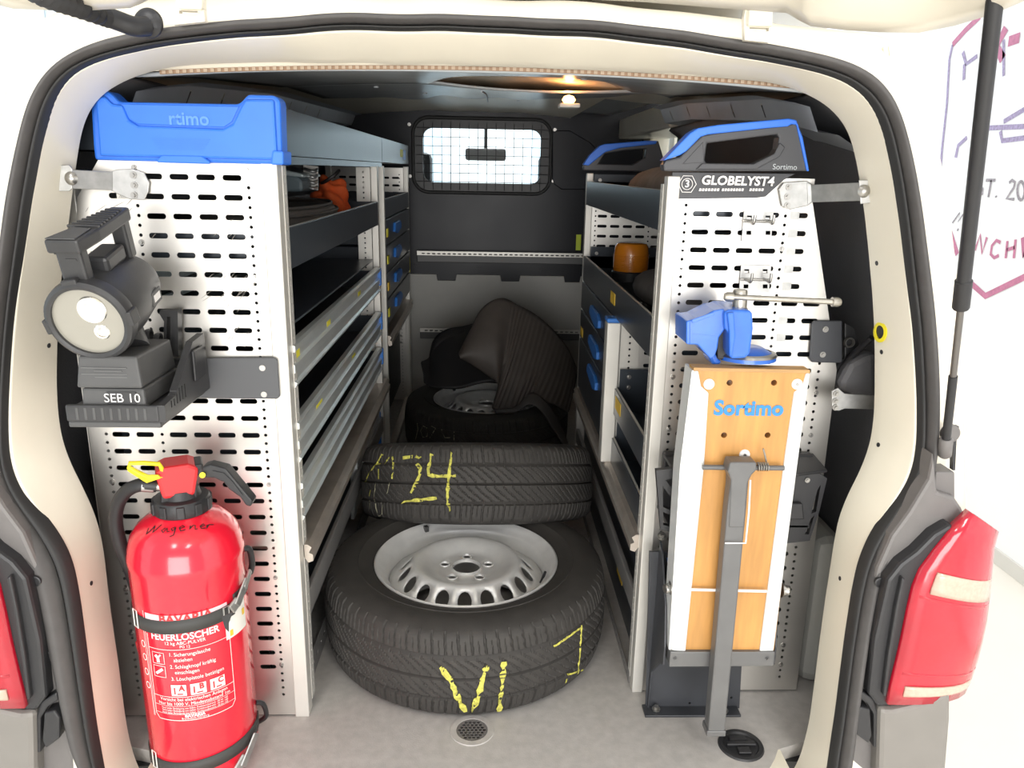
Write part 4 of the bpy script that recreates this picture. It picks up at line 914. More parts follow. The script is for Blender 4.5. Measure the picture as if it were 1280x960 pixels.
pprism('rail_flange', [(865, 463), (868.5, 463), (840, 813), (836, 812), (850, 585)], BYF+0.004, 0.05, WRL, fb)
cb = pprism('cross_bar', [(838, 815), (969, 815), (967.5, 833), (836.5, 834)], BYF-0.004, 0.045, LEGG, fb, 0.002)
for x, y in ((844, 823), (959, 823)): bolt(at(x, y, Y=BYF-0.004), (0, -1, 0), 0.004, cb, LEGG)
for x, y in ((886, 480), (996, 480), (930.5, 568)):
    p = at(x, y, Y=BYF+0.004); lathe('washer', Frame(p, (1, 0, 0), (0, 0, 1), (0, -1, 0)), [(0, 0.003), (0.0035, 0.003), (0.0037, 0.0022), (0.0095, 0.0022), (0.0098, 0)], WHITEP, fb); cyl('screw', p-Vector((0, 0.003, 0)), p-Vector((0, 0.0045, 0)), 0.0028, BOLT, fb, seg=10)
text('maker_lettering', 'Sortimo', fpl(BYF+0.003, 936, 511), 0.0385, LETB, wd, offset=0.0013, sx=1.0, thick=0.0004)
# folding leg, hinge rod and spring
lg = pprism('leg', [(915, 590), (937, 590), (933, 640), (906, 917), (885, 917), (909, 640)], 1.272, 0.03, LEGG, fb, 0.003)
pprism('leg_head', [(913, 578), (946, 578), (946, 588), (940, 594), (935, 604), (931, 660), (911, 660), (914, 600), (910, 590)], 1.270, 0.034, LEGG, fb, 0.003)
pprism('leg_foot', [(884, 914), (908, 914), (907, 921), (883, 921)], 1.270, 0.034, LEGG, fb, 0.002)
tube('hinge_rod', [at(878, 584, Y=1.298), at(980, 585, Y=1.298)], 0.0048, LEGG, fb)
sp = [at(946, 583, Y=1.296)+Vector((i*0.0006, 0.0075*math.cos(i*0.9), 0.0075*math.sin(i*0.9))) for i in range(36)]
tube('spring', sp+[at(956, 568, Y=1.29), at(954, 561, Y=1.288)], 0.0016, BOLT, fb, seg=6)
tube('stop_rod', [at(864, 737, Y=1.303), at(958, 739, Y=1.303)], 0.0028, WHITEP, fb)
tube('leg_clip', [at(906, 678, Y=1.30), at(907, 679, Y=1.266), at(932, 679, Y=1.266), at(936, 640, Y=1.268), at(938, 600, Y=1.27)], 0.0016, WHITEP, fb, seg=6)
for x, y, xx in ((838, 735, -1), (979, 737, 1)):
    p = at(x, y, Y=1.33); cyl('pivot_bolt', p, p+Vector((xx*0.012, -0.004, 0)), 0.0095, BOLT, fb, bevel=0.002); cyl('pivot_washer', p-Vector((xx*0.003, 0, 0)), p+Vector((xx*0.001, 0, 0)), 0.013, BOLT, fb)
# steel bracket the flap hinges on
NAV = mat('bracket_steel_dark', (0.055, 0.058, 0.066), 0.4, 0.2, noise=0.15, nscale=12)
holed('bracket_plate', FY(1.425), pxz([(812, 690), (936, 690), (930, 780), (924, 888), (807, 888)], 1.425), [circ(*pxz([q], 1.425)[0], 0.003, 8) for q in ((862, 879), (893, 876), (914, 872))], NAV, fb, thick=0.006)
bm = NB(); F = FXR(0.358); b_prism(bm, F, [(1.425, 0.0), (1.425, 0.40), (1.40, 0.385), (1.345, 0.30), (1.325, 0.22), (1.325, 0.18), (1.345, 0.17), (1.415, 0.10), (1.42, 0.0)], -0.004, 0); finish('bracket_cheek', bm, NAV, fb, bevel=0.001)
bm = NB(); F = FXR(0.583); b_prism(bm, F, [(1.425, 0.12), (1.425, 0.40), (1.40, 0.385), (1.345, 0.30), (1.325, 0.22), (1.325, 0.18), (1.345, 0.17)], 0, 0.004); finish('bracket_cheek', bm, NAV, fb, bevel=0.001)
bm = NB(); b_box(bm, 0.348, 0.555, 1.395, 1.432, 0.001, 0.006); finish('bracket_foot', bm, NAV, fb, bevel=0.001)
for x, y in ((820, 887), (905, 889)): p = at(x, y, Z=0.007); bolt(p, (0, 0, 1), 0.009, fb, h=0.007)
bolt((0.365, 1.423, 0.245), (0, -1, 0), 0.007, fb, h=0.006)

# vise
vz = thing('bench_vise', 'blue enamelled bench vise with long steel handle bar atop the folded bench', 'vise', at(930, 458, Y=1.36))
def vp(name, px, Y, back, M=BLUEV, bevel=0.006): return pprism(name, px, Y, back, M, vz, bevel)
vp('fixed_jaw', [(860, 403), (862, 400), (871, 399), (893, 388), (905, 386), (907, 392), (906, 412), (899, 422), (897, 436), (893, 447), (888, 449), (880, 440), (872, 431), (860, 431)], 1.325, 0.075)
vp('jaw_face', [(858, 402), (863, 400), (863, 431), (858, 430)], 1.320, 0.085, BLUEV, 0.002)
vp('jaw_web', [(886, 446), (894, 440), (898, 449), (904, 453), (897, 458), (890, 456)], 1.345, 0.05)
vp('slide', [(896, 414), (913, 408), (913, 449), (897, 450)], 1.35, 0.04, BLKP, 0.002)
vp('body', [(905, 391), (910, 387), (938, 388), (941, 392), (942, 411), (938, 442), (932, 448), (914, 449), (911, 440), (911, 416), (906, 411)], 1.315, 0.10)
vp('body_rib', [(909, 391), (918, 390), (920, 420), (916, 446), (912, 446), (912, 416)], 1.309, 0.03)
pprism('jaw_seam', [(862, 416.5), (896, 420), (896, 421.5), (862, 418)], 1.3245, 0.004, BLUEV, vz)
pprism('jaw_tooth', [(864, 400), (892, 390), (893, 394), (866, 404)], 1.3235, 0.006, BLUEV, vz, 0.001)
p = at(930, 461, Y=1.375); p.z = 0.796
lathe('swivel_base', Frame(p, (1, 0, 0), (0, 1, 0), (0, 0, 1)), [(0, 0.02), (0.03, 0.02), (0.044, 0.012), (0.054, 0.007), (0.055, 0.0), (0.0, 0.0)], BLUEV, vz)
lathe('swivel_ring', Frame(p+Vector((0, 0, 0.009)), (1, 0, 0), (0, 1, 0), (0, 0, 1)), [(0.046, 0.004), (0.0535, 0.002), (0.056, -0.002)], BOLT, vz)
a = at(924, 388, Y=1.35); b = at(925.5, 361, Y=1.35)
lathe('spindle', Frame(a, (1, 0, 0), (0, 1, 0), b-a), [(0, -0.01), (0.0145, -0.01), (0.015, 0.004), (0.0128, 0.006), (0.0128, 0.034), (0.0115, 0.037), (0, 0.037)], BAR, vz)
c0 = at(911, 371, Y=1.337); c1 = at(1045, 377.5, Y=1.337)
bar = tube('handle_bar', [c0, c1], 0.0049, BAR, vz, seg=14)
for q, s in ((c0, -1), (c1, 1)):
    d_ = (c1-c0).normalized()*s; F = Frame(q, d_.cross(Vector((0, 0, 1))), (0, 0, 1), d_); lathe('bar_end', F, [(0, -0.008), (0.0085, -0.007), (0.0085, 0.003), (0.006, 0.008), (0, 0.009)], BAR, vz, seg=16)
for t in (0.28, 0.83): tube('bar_groove', [c0.lerp(c1, t), c0.lerp(c1, t+0.015)], 0.0054, BAR, vz, seg=14)

# black tool holder behind the flap
th = thing('tool_holder', 'black plastic tool holder with triangular ribs behind the bench flap', 'holder', (0.51, 1.40, 0.45))
def hp(name, px, holes, Y): return holed(name, FY(Y), pxz(px, Y), [pxz(h, Y) for h in holes], BLKP, th, thick=0.012)
hp('ribbed_side', [(820, 588), (862, 584), (864, 672), (826, 662)], [[(828, 607), (829, 634), (848, 642), (850, 638)], [(832, 600), (856, 632), (857, 595)], [(829, 640), (829, 656), (855, 664), (856, 651)]], 1.375)
hp('ribbed_side', [(975, 586), (1018, 588), (1034, 598), (1024, 640), (1012, 676), (975, 680)], [[(1022, 612), (1026, 606), (1020, 640), (1014, 642)], [(1014, 648), (1018, 644), (1011, 668), (1006, 668)]], 1.385)
box('holder_back', 0.362, 0.668, 1.458, 1.478, 0.45, 0.575, BLKP, th, 0.004)
bm = NB(); b_prism(bm, FZ(0.572), [(0.362, 1.474), (0.362, 1.37), (0.40, 1.36), (0.60, 1.365), (0.665, 1.385), (0.675, 1.478)], -0.006, 0.0); finish('holder_rim', bm, BLKP, th, bevel=0.002)
box('holder_base', 0.36, 0.645, 1.385, 1.478, 0.448, 0.456, BLKP, th, 0.002)
p = at(1009, 600, Y=1.384); bolt(p, (0, -1, 0), 0.005, th)
pprism('holder_catch', [(985, 630), (1004, 630), (1006, 650), (985, 650)], 1.372, 0.014, BLKP, th, 0.003)
p = at(827, 671, Y=1.40); bolt(p, (0, -0.5, 1), 0.009, fb, h=0.008)
pprism('blue_tag', [(834, 699), (847, 697), (847, 708), (836, 711)], 1.415, 0.006, BLUEH, fb)

# ---- straps tying the racks to the pillars
def strap_y(x, ends):
    (x0, y0), (x1, y1) = ends; f = min(1, max(0, (x-x0)/(x1-x0))); return y0+(y1-y0)*f
def slab(name, px, ends, off, th, M, parent, bevel=0.001):
    bm = NB(); n = len(px); P = [at(x, y, Y=strap_y(x, ends)-off) for x, y in px]
    a = [bm.verts.new(p) for p in P]; b = [bm.verts.new(p+Vector((0, th, 0))) for p in P]; bm.faces.new(a); bm.faces.new(b[::-1])
    for i in range(n): bm.faces.new((a[i], a[(i+1) % n], b[(i+1) % n], b[i]))
    return finish(name, bm, M, parent, bevel=bevel)
def jamb_y(x, y):
    h = on_tree(tree, x, y); return h[0].y
def strap(label, px, Y, bolts, eye, mat_=STEEL, ends=None, arm=None):
    t = thing('mounting_bracket', label, 'bracket', at(*px[0], Y=Y))
    pprism('strap_plate', px, Y, 0.004, mat_, t, 0.0012)
    if arm: slab('strap_arm', arm, ends, 0.0, 0.004, mat_, t)
    for x, y in bolts: bolt(at(x, y, Y=Y), (0, -1, 0), 0.006, t, h=0.006)
    if eye:
        p = at(*eye, Y=strap_y(eye[0], ends)-0.004); lathe('rivet', Frame(p, (1, 0, 0), (0, 0, 0.75), (0, -1, 0)), [(0, 0.007), (0.007, 0.005), (0.011, 0.0)], BOLT, t)
        for dx in (-8, 6):
            for dy in (-9, -3, 6): pass
    return t
EL = ((92, jamb_y(80, 223)-0.008), (140, 1.398)); ER_ = ((1016, 1.472), (1072, jamb_y(1082, 239)-0.008))
s1 = strap('galvanised bracket tying the rack to the pillar above the searchlight', [(138, 215), (145, 212), (165, 211), (180, 216), (186, 228), (185, 240), (180, 250), (162, 249), (148, 243), (138, 238)], 1.397, ((167, 219), (168, 231.5), (168, 244)), (89, 223), ends=EL, arm=[(88, 212), (142, 215), (142, 238), (88, 236)])
slab('eyelet_plate', [(69, 207), (86, 206), (90, 211), (90, 236), (86, 239), (70, 239)], EL, 0.002, 0.003, STEEL, s1)
for y in (219, 231.5, 244): pprism('slot_cut', [(151, y-3), (162, y-3), (162, y+3), (151, y+3)], 1.3975, 0.001, BOLT, s1)
s2 = strap('galvanised bracket tying the rack to the pillar beside the lettered header', [(974, 236), (980, 228), (1009, 226), (1016, 231), (1017, 252), (1010, 257), (988, 262), (978, 258)], 1.471, ((986, 234), (984, 246), (984, 257)), (1080, 239), ends=ER_, arm=[(1013, 231), (1078, 228), (1079, 251), (1013, 253)])
slab('eyelet_plate', [(1074, 225), (1091, 225), (1093, 253), (1076, 255)], ER_, 0.002, 0.003, STEEL, s2)
slab('strap_step', [(1009, 228), (1014, 230), (1015, 253), (1010, 256)], ER_, 0.003, 0.003, STEEL, s2)
s3 = strap('short galvanised bracket low on the pillar beside the bench flap', [(1040, 489), (1048, 485), (1056, 492), (1096, 495), (1096, 512), (1056, 511), (1048, 514), (1040, 508)], 1.41, ((1045, 492), (1044, 501), (1044, 509)), None)
s4_ = thing('seat_belt_bracket', 'black steel bracket with two bright bolts above the bench flap', 'bracket', at(1033, 430, Y=1.472))
pprism('bracket_plate', [(1015, 404), (1018, 401), (1053, 401), (1053, 452), (1050, 454), (1015, 453), (1012, 448)], 1.472, 0.006, NAV, s4_, 0.002)
for x, y in ((1031.5, 411.5), (1028, 443)): bolt(at(x, y, Y=1.472), (0, -1, 0), 0.006, s4_, h=0.005)
p = at(1061, 428, Y=1.50); lathe('bracket_eye', Frame(p, (1, 0, 0), (0, 0, 1), (0.3, -1, 0)), [(0.007, 0), (0.008, 0.004), (0.010, 0.004), (0.011, 0)], BOLT, s4_)
pprism('bracket_wing', [(1056, 403), (1068, 410), (1074, 430), (1068, 446), (1056, 452)], 1.505, 0.006, BLKP, s4_, 0.002)
tube('belt_strap', smooth_path([at(1046, 470, Y=1.5), at(1062, 448, Y=1.49), at(1090, 422, Y=1.44)], 6), 0.006, BLKP, s4_, seg=8)
bl = pprism('wall_bulge', [(1050, 478), (1062, 455), (1080, 445), (1096, 440), (1098, 500), (1070, 496), (1050, 488)], 1.47, 0.05, LINERD, wr2, 0.012)
for k, (px, hy, lab) in enumerate((([(930, 264), (967, 265), (965, 284), (964, 303), (927, 302), (928.5, 284)], 278, 'galvanised hook plate with two hooks just below the lettered header'), ([(926.5, 331), (964, 332), (962.5, 350), (961, 366), (924, 363), (925, 348)], 351, 'galvanised hook plate with two hooks above the vise handle'))):
    h_ = thing('hook_plate', lab, 'hook', at(*px[0], Y=RY-0.004))
    Y = RY-0.005
    def q(x, y): return pxz([(x, y)], Y)[0]
    x0, y0 = px[0]
    sq = []
    for dx, dy in ((7, 8), (30, 8), (6, 27), (30, 27)): sq.append(pxz([(x0+dx-3, y0+dy-2.5), (x0+dx+3, y0+dy-2.5), (x0+dx+3, y0+dy+2.5), (x0+dx-3, y0+dy+2.5)], Y))
    holed('plate', FY(Y), pxz(px, Y), sq, STEEL, h_, thick=0.002)
    for dx in (12, 36):
        a = at(x0+dx-8, hy-2, Y=Y); b = at(x0+dx, hy+1, Y=Y-0.03); c = at(x0+dx+2, hy-9, Y=Y-0.032)
        tube('hook', smooth_path([a, a.lerp(b, 0.6), b, c], 5), 0.0028, BOLT, h_, seg=8)
    tube('hook_bar', [at(x0-1, hy-2, Y=Y-0.002), at(x0+36, hy-1, Y=Y-0.002)], 0.0025, BOLT, h_, seg=8)

# ================================================================== fire extinguisher
EX, EY, ER = -0.540, 1.30, 0.0985
ex = thing('fire_extinguisher', 'red powder fire extinguisher strapped to the perforated rack panel', 'fire extinguisher', (EX, EY, 0))
EF = Frame((EX, EY, 0), (1, 0, 0), (0, 1, 0), (0, 0, 1))
body = lathe('cylinder', EF, [(0, 0.006), (0.075, 0.006), (0.092, 0.012), (ER, 0.03), (ER, 0.432), (ER+0.0012, 0.436), (ER+0.0012, 0.447), (ER, 0.450), (0.097, 0.462), (0.091, 0.482), (0.079, 0.500), (0.062, 0.514), (0.040, 0.523), (0.036, 0.53), (0, 0.53)], RED, ex, seg=64)
lathe('collar', EF, [(0.036, 0.520), (0.047, 0.522), (0.0485, 0.526), (0.0485, 0.545), (0.046, 0.549), (0.034, 0.551), (0.030, 0.565), (0, 0.565)], BLKP, ex, seg=40)
bm = NB()
for k in range(10):
    a = 2*PI*k/10; F = Frame((EX, EY, 0.534), (math.cos(a), math.sin(a), 0), (-math.sin(a), math.cos(a), 0), (0, 0, 1)); b_fbox(bm, F, 0.044, 0.0515, -0.007, 0.007, -0.010, 0.012)
cg = finish('collar_grip', bm, BLKP, ex, bevel=0.002); cg['kind'] = 'stuff'
# head facing the viewer
hdv = Vector((0.38, -0.92, 0)).normalized(); hs_ = Vector((0.92, 0.38, 0)).normalized()
HF = Frame((EX-0.004, EY, 0.556), hs_, (0, 0, 1), hdv)
bm = NB(); b_prism(bm, HF, [(-0.026, 0.0), (0.026, 0.0), (0.036, 0.045), (0.036, 0.052), (0.02, 0.060), (-0.018, 0.059), (-0.034, 0.052), (-0.034, 0.045)], -0.028, 0.030); finish('head', bm, REDP, ex, bevel=0.006)
bm = NB(); b_prism(bm, HF, [(-0.03, -0.010), (0.03, -0.010), (0.033, 0.035), (0.044, 0.036), (0.044, 0.056), (0.03, 0.056), (0.026, 0.03), (-0.026, 0.03)], -0.02, 0.026); finish('head_frame', bm, BLKP, ex, bevel=0.003)
# squeeze lever
def hpt(x, y, Y=1.262): return at(x, y, Y=Y)
LF = FY(1.262)
lv = prism('lever', LF, pxz([(252, 584), (262, 581), (282, 586), (296, 603), (316, 627), (313, 634), (307, 632), (300, 622), (286, 612), (279, 603), (268, 598), (252, 597)], 1.262), -0.026, 0, BLKP, ex, 0.003)
prism('lever_slot', LF, pxz([(266, 588), (280, 591), (292, 603), (304, 619), (301, 620), (288, 608), (279, 598), (266, 594)], 1.262), 0.0, 0.0015, BLKP, lv)
cyl('lever_pin', at(253, 594, Y=1.262), at(253, 594, Y=1.255), 0.005, YEL, ex)
# yellow safety tab
P = [at(x, y, Y=Y_) for x, y, Y_ in ((204, 596, 1.268), (196, 596.5, 1.262), (184, 597, 1.255), (172, 591, 1.25), (161, 584, 1.25), (162, 579, 1.252), (180, 578.5, 1.258), (199, 580, 1.265), (202, 585, 1.268))]
bm = NB(); b_tube(bm, P, 0.0042, 6, closed=True); finish('safety_tab', bm, YEL, ex, smooth=True)
pprism('safety_tab_web', [(159, 581), (172, 588), (184, 594), (197, 594), (201, 598), (183, 604), (170, 596), (159, 589)], 1.252, 0.004, YEL, ex, 0.001)
# hose
P = smooth_path([at(196, 607, Y=1.275), at(176, 606, Y=1.27), at(158, 614, Y=1.28), at(147, 632, Y=1.29), at(145, 655, Y=1.30), at(152, 685, Y=1.31), at(163, 712, Y=1.325), at(172, 740, Y=1.36)], 8)
tube('hose', P, 0.0118, BLKP, ex, seg=16)
tube('hose_ferrule', [at(193, 607, Y=1.275), at(178, 606, Y=1.27)], 0.0125, STEEL, ex, seg=16)
tube('hose_ferrule', [at(203, 608, Y=1.277), at(193, 607, Y=1.275)], 0.009, BOLT, ex, seg=16)
pprism('trigger_horn', [(168, 803), (184, 812), (190, 860), (178, 838)], 1.345, 0.02, REDP, ex, 0.003)
# writing on the cylinder: flat coordinates wrapped round it
TH0 = math.atan2(-0.92, 0.30)     # centre of the label faces the open tailgate
def wrap(u, v, w=0):
    a = TH0-0.06+u/ER; r = ER+0.0006+w*0.5; v = 0.155+(v-0.139)*1.07
    return Vector((EX+r*math.cos(a), EY+r*math.sin(a), v))
def etext(s, u, v, size, align='CENTER', M=WHITEP, lift=0.0004, **k):
    return text('label_lettering', s, lambda a, b, w: wrap(u+a, v+b, w), size, M, body, align=align, thick=lift, **k)
def eline(name, pts, wd, M=WHITEP, closed=False):
    bm = NB(); Q = []
    for (a, b), (c, d) in zip(pts, pts[1:]):
        n = max(2, int(math.hypot(c-a, d-b)/0.006))
        Q += [(a+(c-a)*k/n, b+(d-b)*k/n) for k in range(n)]
    Q.append(pts[-1]); P = [wrap(*q) for q in Q]; N = [Vector((p.x-EX, p.y-EY, 0)).normalized() for p in P]
    b_stroke(bm, P, N, wd, 0.0003); me = bpy.data.meshes.new(name); bm.to_mesh(me); bm.free(); return link_mesh(name, me, M, body)
def epatch(name, u0, u1, v0, v1, M, w=0.0006):
    bm = NB(); b_grid(bm, [[wrap(u, v, w) for u in np.linspace(u0, u1, 12)] for v in (v0, v1)]); return finish(name, bm, M, body)
eline('label_border', [(-0.073, 0.30), (-0.073, 0.148), (-0.066, 0.139), (0.066, 0.139), (0.073, 0.148), (0.073, 0.30)], 0.0012)
epatch('label_band', -0.073, 0.073, 0.321, 0.338, mat('pale_pink_print', (0.82, 0.55, 0.58), 0.5))
etext('BAVARIA', 0, 0.331, 0.020, M=REDP, offset=0.0006, sx=1.1, lift=0.002); etext('FEUERLÖSCHER', -0.005, 0.2975, 0.0172, offset=0.0004, sx=0.97)
etext('12 kg ABC-PULVER', -0.005, 0.2865, 0.0085); etext('PG 12', -0.005, 0.2795, 0.007)
eline('label_rule', [(-0.073, 0.2745), (0.073, 0.2745)], 0.0009)
for i, s in enumerate(('1. Sicherungslasche', '   abziehen', '2. Schlagknopf kräftig', '   einschlagen', '3. Löschpistole betätigen')): etext(s, -0.034, 0.2655-i*0.0105-(0.002 if i > 1 else 0)-(0.002 if i > 3 else 0), 0.0098, 'LEFT', sx=0.92)
for v in (0.257, 0.232):
    eline('pictogram_frame', [(-0.066, v-0.0105), (-0.043, v-0.0105), (-0.043, v+0.0105), (-0.066, v+0.0105), (-0.066, v-0.0105)], 0.0009)
eline('pictogram', [(-0.055, 0.249), (-0.055, 0.257), (-0.060, 0.262)], 0.006); eline('pictogram', [(-0.055, 0.258), (-0.049, 0.264)], 0.003); eline('pictogram', [(-0.062, 0.227), (-0.048, 0.237)], 0.005)
for k, s in enumerate('ABC'):
    u = -0.036+k*0.033
    epatch('class_box', u, u+0.026, 0.187, 0.208, WHITEP, 0.0004); etext(s, u+0.0185, 0.2015, 0.0145, M=REDP, offset=0.0006, lift=0.0022); eline('class_symbol', [(u+0.006, 0.190), (u+0.006, 0.203)], 0.003, REDP); eline('class_symbol', [(u+0.010, 0.1905), (u+0.02, 0.1905)], 0.003, REDP)
eline('label_rule', [(-0.073, 0.1845), (0.073, 0.1845)], 0.0009)
etext('Vorsicht bei elektrischen Anlagen', 0, 0.1795, 0.0088); etext('Nur bis 1000 V, Mindestabstand 1m', 0, 0.171, 0.0088)
eline('label_rule', [(-0.073, 0.1665), (0.073, 0.1665)], 0.0006)
for i in range(3): etext('Nach jeder Betätigung neu füllen. Funktionsbereich -30 bis +60', 0, 0.1625-i*0.0045, 0.0046)
eline('label_rule', [(-0.073, 0.1510), (0.073, 0.1510)], 0.0006); etext('BAVARIA', 0, 0.1475, 0.0085, offset=0.0003); etext('Brandschutz Nürnberg', 0, 0.1425, 0.005)
eline('side_border', [(-0.098, 0.325), (-0.082, 0.325), (-0.080, 0.14)], 0.0009); eline('side_border', [(-0.0775, 0.34), (-0.0775, 0.14)], 0.0009)
for v in (0.275, 0.25, 0.222, 0.196):
    eline('approval_mark', [(-0.088+0.005*math.cos(t), v+0.006*math.sin(t)) for t in np.linspace(0, 2*PI, 12)], 0.0016)
# handwritten name on the shoulder
tr_e = bvh_of([body])
def px_text(s, cx, cy, size, rot=0): pass
hand = [[(186, 660), (183, 668), (189, 663), (194, 657)], [(183, 668), (194, 658), (191, 666), (202, 656)], [(207, 660), (202, 663), (204, 666), (209, 660), (209, 665), (212, 664)], [(219, 659), (214, 661), (216, 664), (220, 659), (217, 669), (212, 671)], [(224, 661), (231, 659), (228, 657), (224, 660), (226, 664), (232, 662)], [(238, 657), (237, 662), (241, 657), (244, 657), (244, 662), (247, 661)], [(250, 659), (256, 657), (254, 655), (250, 658), (252, 661), (257, 660)], [(259, 656), (258, 661), (261, 656), (267, 656)]]
strokes_on('handwriting', tr_e, hand, 0.0019, INK, body, h=0.0005, step=2)
# straps
def strap_ring(z, a0, a1, tilt=0.0, hgt=0.026, r=ER+0.0022, name='strap', M=STRAPB):
    bm = NB(); A = np.linspace(a0, a1, 40); rows = []
    for dz in (-hgt/2, hgt/2): rows.append([Vector((EX+r*math.cos(a), EY+r*math.sin(a), z+dz+tilt*math.cos(a))) for a in A])
    b_grid(bm, rows); return finish(name, bm, M, ex, smooth=True, solid=0.003)
strap_ring(0.345, -PI, -0.42, tilt=0.004)
strap_ring(0.345, -0.42, 0.9, 0.02, 0.022)
strap_ring(0.052, -PI, 0.3, 0.01)
def on_cyl(a, z, r=ER+0.004): return Vector((EX+r*math.cos(a), EY+r*math.sin(a), z))
def cbox(name, a, z, wu, hv, M, tilt=0.0, r=ER+0.003, th=0.004, bevel=0.001, dz=0):
    n = Vector((math.cos(a), math.sin(a), 0)); t = Vector((-math.sin(a), math.cos(a), 0)); t2 = (t*math.cos(tilt)+Vector((0, 0, 1))*math.sin(tilt)); u2 = n.cross(t2)
    F = Frame(Vector((EX, EY, z))+n*r, t2, u2, n); return fbox(name, F, -wu/2, wu/2, -hv/2, hv/2, 0, th, M, ex, bevel)
# wire loop, buckle, inspection tag
def wire_rect(a, z, wu, hv, M, name='strap_loop', rr=0.0016):
    P = [on_cyl(a+u/ER, z+v) for u, v in ((-wu/2, -hv/2), (wu/2, -hv/2), (wu/2, hv/2), (-wu/2, hv/2))]; bm = NB(); b_tube(bm, P, rr, 6, closed=True); return finish(name, bm, M, ex)
wire_rect(-2.32, 0.348, 0.013, 0.034, TAG, rr=0.001)
wire_rect(-0.62, 0.346, 0.010, 0.030, STEEL)
epatch('inspection_tag', 0.066, 0.120, 0.268, 0.330, TAG, 0.001)
epatch('tag_stamp', 0.074, 0.081, 0.272, 0.283, ORGS, 0.0022); epatch('tag_stamp', 0.108, 0.116, 0.294, 0.306, ORGS, 0.0022); eline('tag_print', [(0.098, 0.284), (0.098, 0.30)], 0.006, mat('tag_grey', (0.35, 0.35, 0.34), 0.6))
pprism('tag_flag', [(277, 771), (291, 765), (286, 779), (286, 790), (281, 785)], 1.199, 0.001, BLKP, ex)
cbox('buckle', -0.47, 0.358, 0.022, 0.022, STEEL, 0.5, r=ER+0.006, th=0.005, bevel=0.004)
cbox('buckle_lever', -0.28, 0.374, 0.05, 0.018, STEEL, 0.75, r=ER+0.008, th=0.004, bevel=0.002)
cbox('buckle_arm', -0.10, 0.389, 0.035, 0.012, STEEL, 0.6, r=ER+0.008, th=0.006, bevel=0.002)
cbox('buckle_lever', -0.42, 0.045, 0.06, 0.017, STEEL, 0.8, r=ER+0.008, th=0.004, bevel=0.002)
cbox('buckle', -0.62, 0.030, 0.03, 0.02, STEEL, 0.7, r=ER+0.006, th=0.005, bevel=0.003)
wire_rect(-2.25, 0.055, 0.012, 0.036, TAG, rr=0.001)
# holder behind
box('mount_plate', EX-0.07, EX+0.05, PY-0.010, PY-0.002, 0.03, 0.40, BLKP, ex, 0.003)
tube('mount_hook', smooth_path([(EX+0.088, EY+0.035, 0.425), (EX+0.098, EY+0.045, 0.42), (EX+0.098, EY+0.055, 0.385), (EX+0.09, EY+0.065, 0.36)], 5), 0.006, BLKP, ex, seg=8)
tube('mount_hook', smooth_path([(EX+0.095, EY+0.02, 0.10), (EX+0.106, EY+0.03, 0.09), (EX+0.106, EY+0.045, 0.05), (EX+0.085, EY+0.05, 0.03)], 5), 0.005, BLKP, ex, seg=8)

# ================================================================== hand searchlight on its charger
sl = thing('searchlight', 'dark grey hand searchlight sitting on its charging base', 'searchlight', at(140, 445, Y=1.27))
fc_ = at(111, 402, Y=1.19); dd = Vector((-0.03, -0.96, -0.27)).normalized(); sd = Vector((1, -0.03, 0)).normalized(); up_ = sd.cross(-dd).normalized()
if up_.z < 0: up_ = -up_
SF = Frame(fc_, sd, up_, dd)
lathe('housing', SF, [(0.058, -0.004), (0.062, -0.016), (0.062, -0.075), (0.059, -0.10), (0.055, -0.135), (0.048, -0.155), (0.03, -0.165), (0, -0.167)], LAMPG, sl, seg=48)
lathe('lens_ring', SF, [(0.0545, -0.004), (0.0545, 0.004), (0.060, 0.006), (0.0655, 0.002), (0.067, -0.010), (0.0655, -0.020), (0.062, -0.022)], LAMPG, sl, seg=48)
lathe('lens', SF, [(0, 0.0015), (0.03, 0.001), (0.0548, -0.001)], LENS, sl, seg=40)
g1 = SF(0.010, 0.020, 0.001); lathe('spot_reflector', Frame(g1, sd, up_, dd), [(0, 0.004), (0.012, 0.0035), (0.0185, 0.0015), (0.021, 0.002), (0.0225, 0.0)], REFL, sl); lathe('spot_bulb', Frame(g1, sd, up_, dd), [(0, 0.007), (0.006, 0.006), (0.008, 0.003)], WHITEP, sl)
g2 = SF(0.016, -0.017, 0.001); lathe('small_led', Frame(g2, sd, up_, dd), [(0, 0.003), (0.006, 0.0025), (0.0085, 0.001), (0.011, 0.0015), (0.0125, 0)], REFL, sl)
for a in (0.1, 1.75, 3.3, 4.6):
    F = Frame(fc_, sd*math.cos(a)+up_*math.sin(a), up_*math.cos(a)-sd*math.sin(a), dd); fbox('ring_clip', F, 0.058, 0.070, -0.012, 0.012, -0.02, 0.004, LAMPG, sl, 0.002)
# handle: front post, grip bar, rear post
fbox('handle_post', SF, -0.026, 0.012, 0.052, 0.118, -0.030, -0.008, LAMPG, sl, 0.004)
fbox('handle_post', SF, 0.0, 0.024, 0.050, 0.122, -0.150, -0.128, LAMPG, sl, 0.004)
prism('handle_grip', Frame(SF(0, 0.108, -0.006), -dd, sd, up_), [(-0.004, -0.034), (-0.004, 0.016), (0.05, 0.022), (0.15, 0.026), (0.15, -0.004), (0.05, -0.018)], 0, 0.022, LAMPG, sl, 0.004)
for i in range(9): fbox('grip_rib', SF, -0.026+0.0028*i, 0.022, 0.129, 0.133, -0.062-0.0095*i, -0.057-0.0095*i, LAMPG, sl, 0.001)
prism('handle_top', Frame(SF(0, 0.130, -0.004), -dd, sd, up_), [(0.0, -0.032), (0.0, 0.012), (0.045, 0.014), (0.05, -0.014)], 0, 0.002, LAMPG2, sl, 0.001)
fbox('switch_block', SF, -0.016, 0.022, 0.055, 0.082, -0.12, -0.055, LAMPG, sl, 0.006)
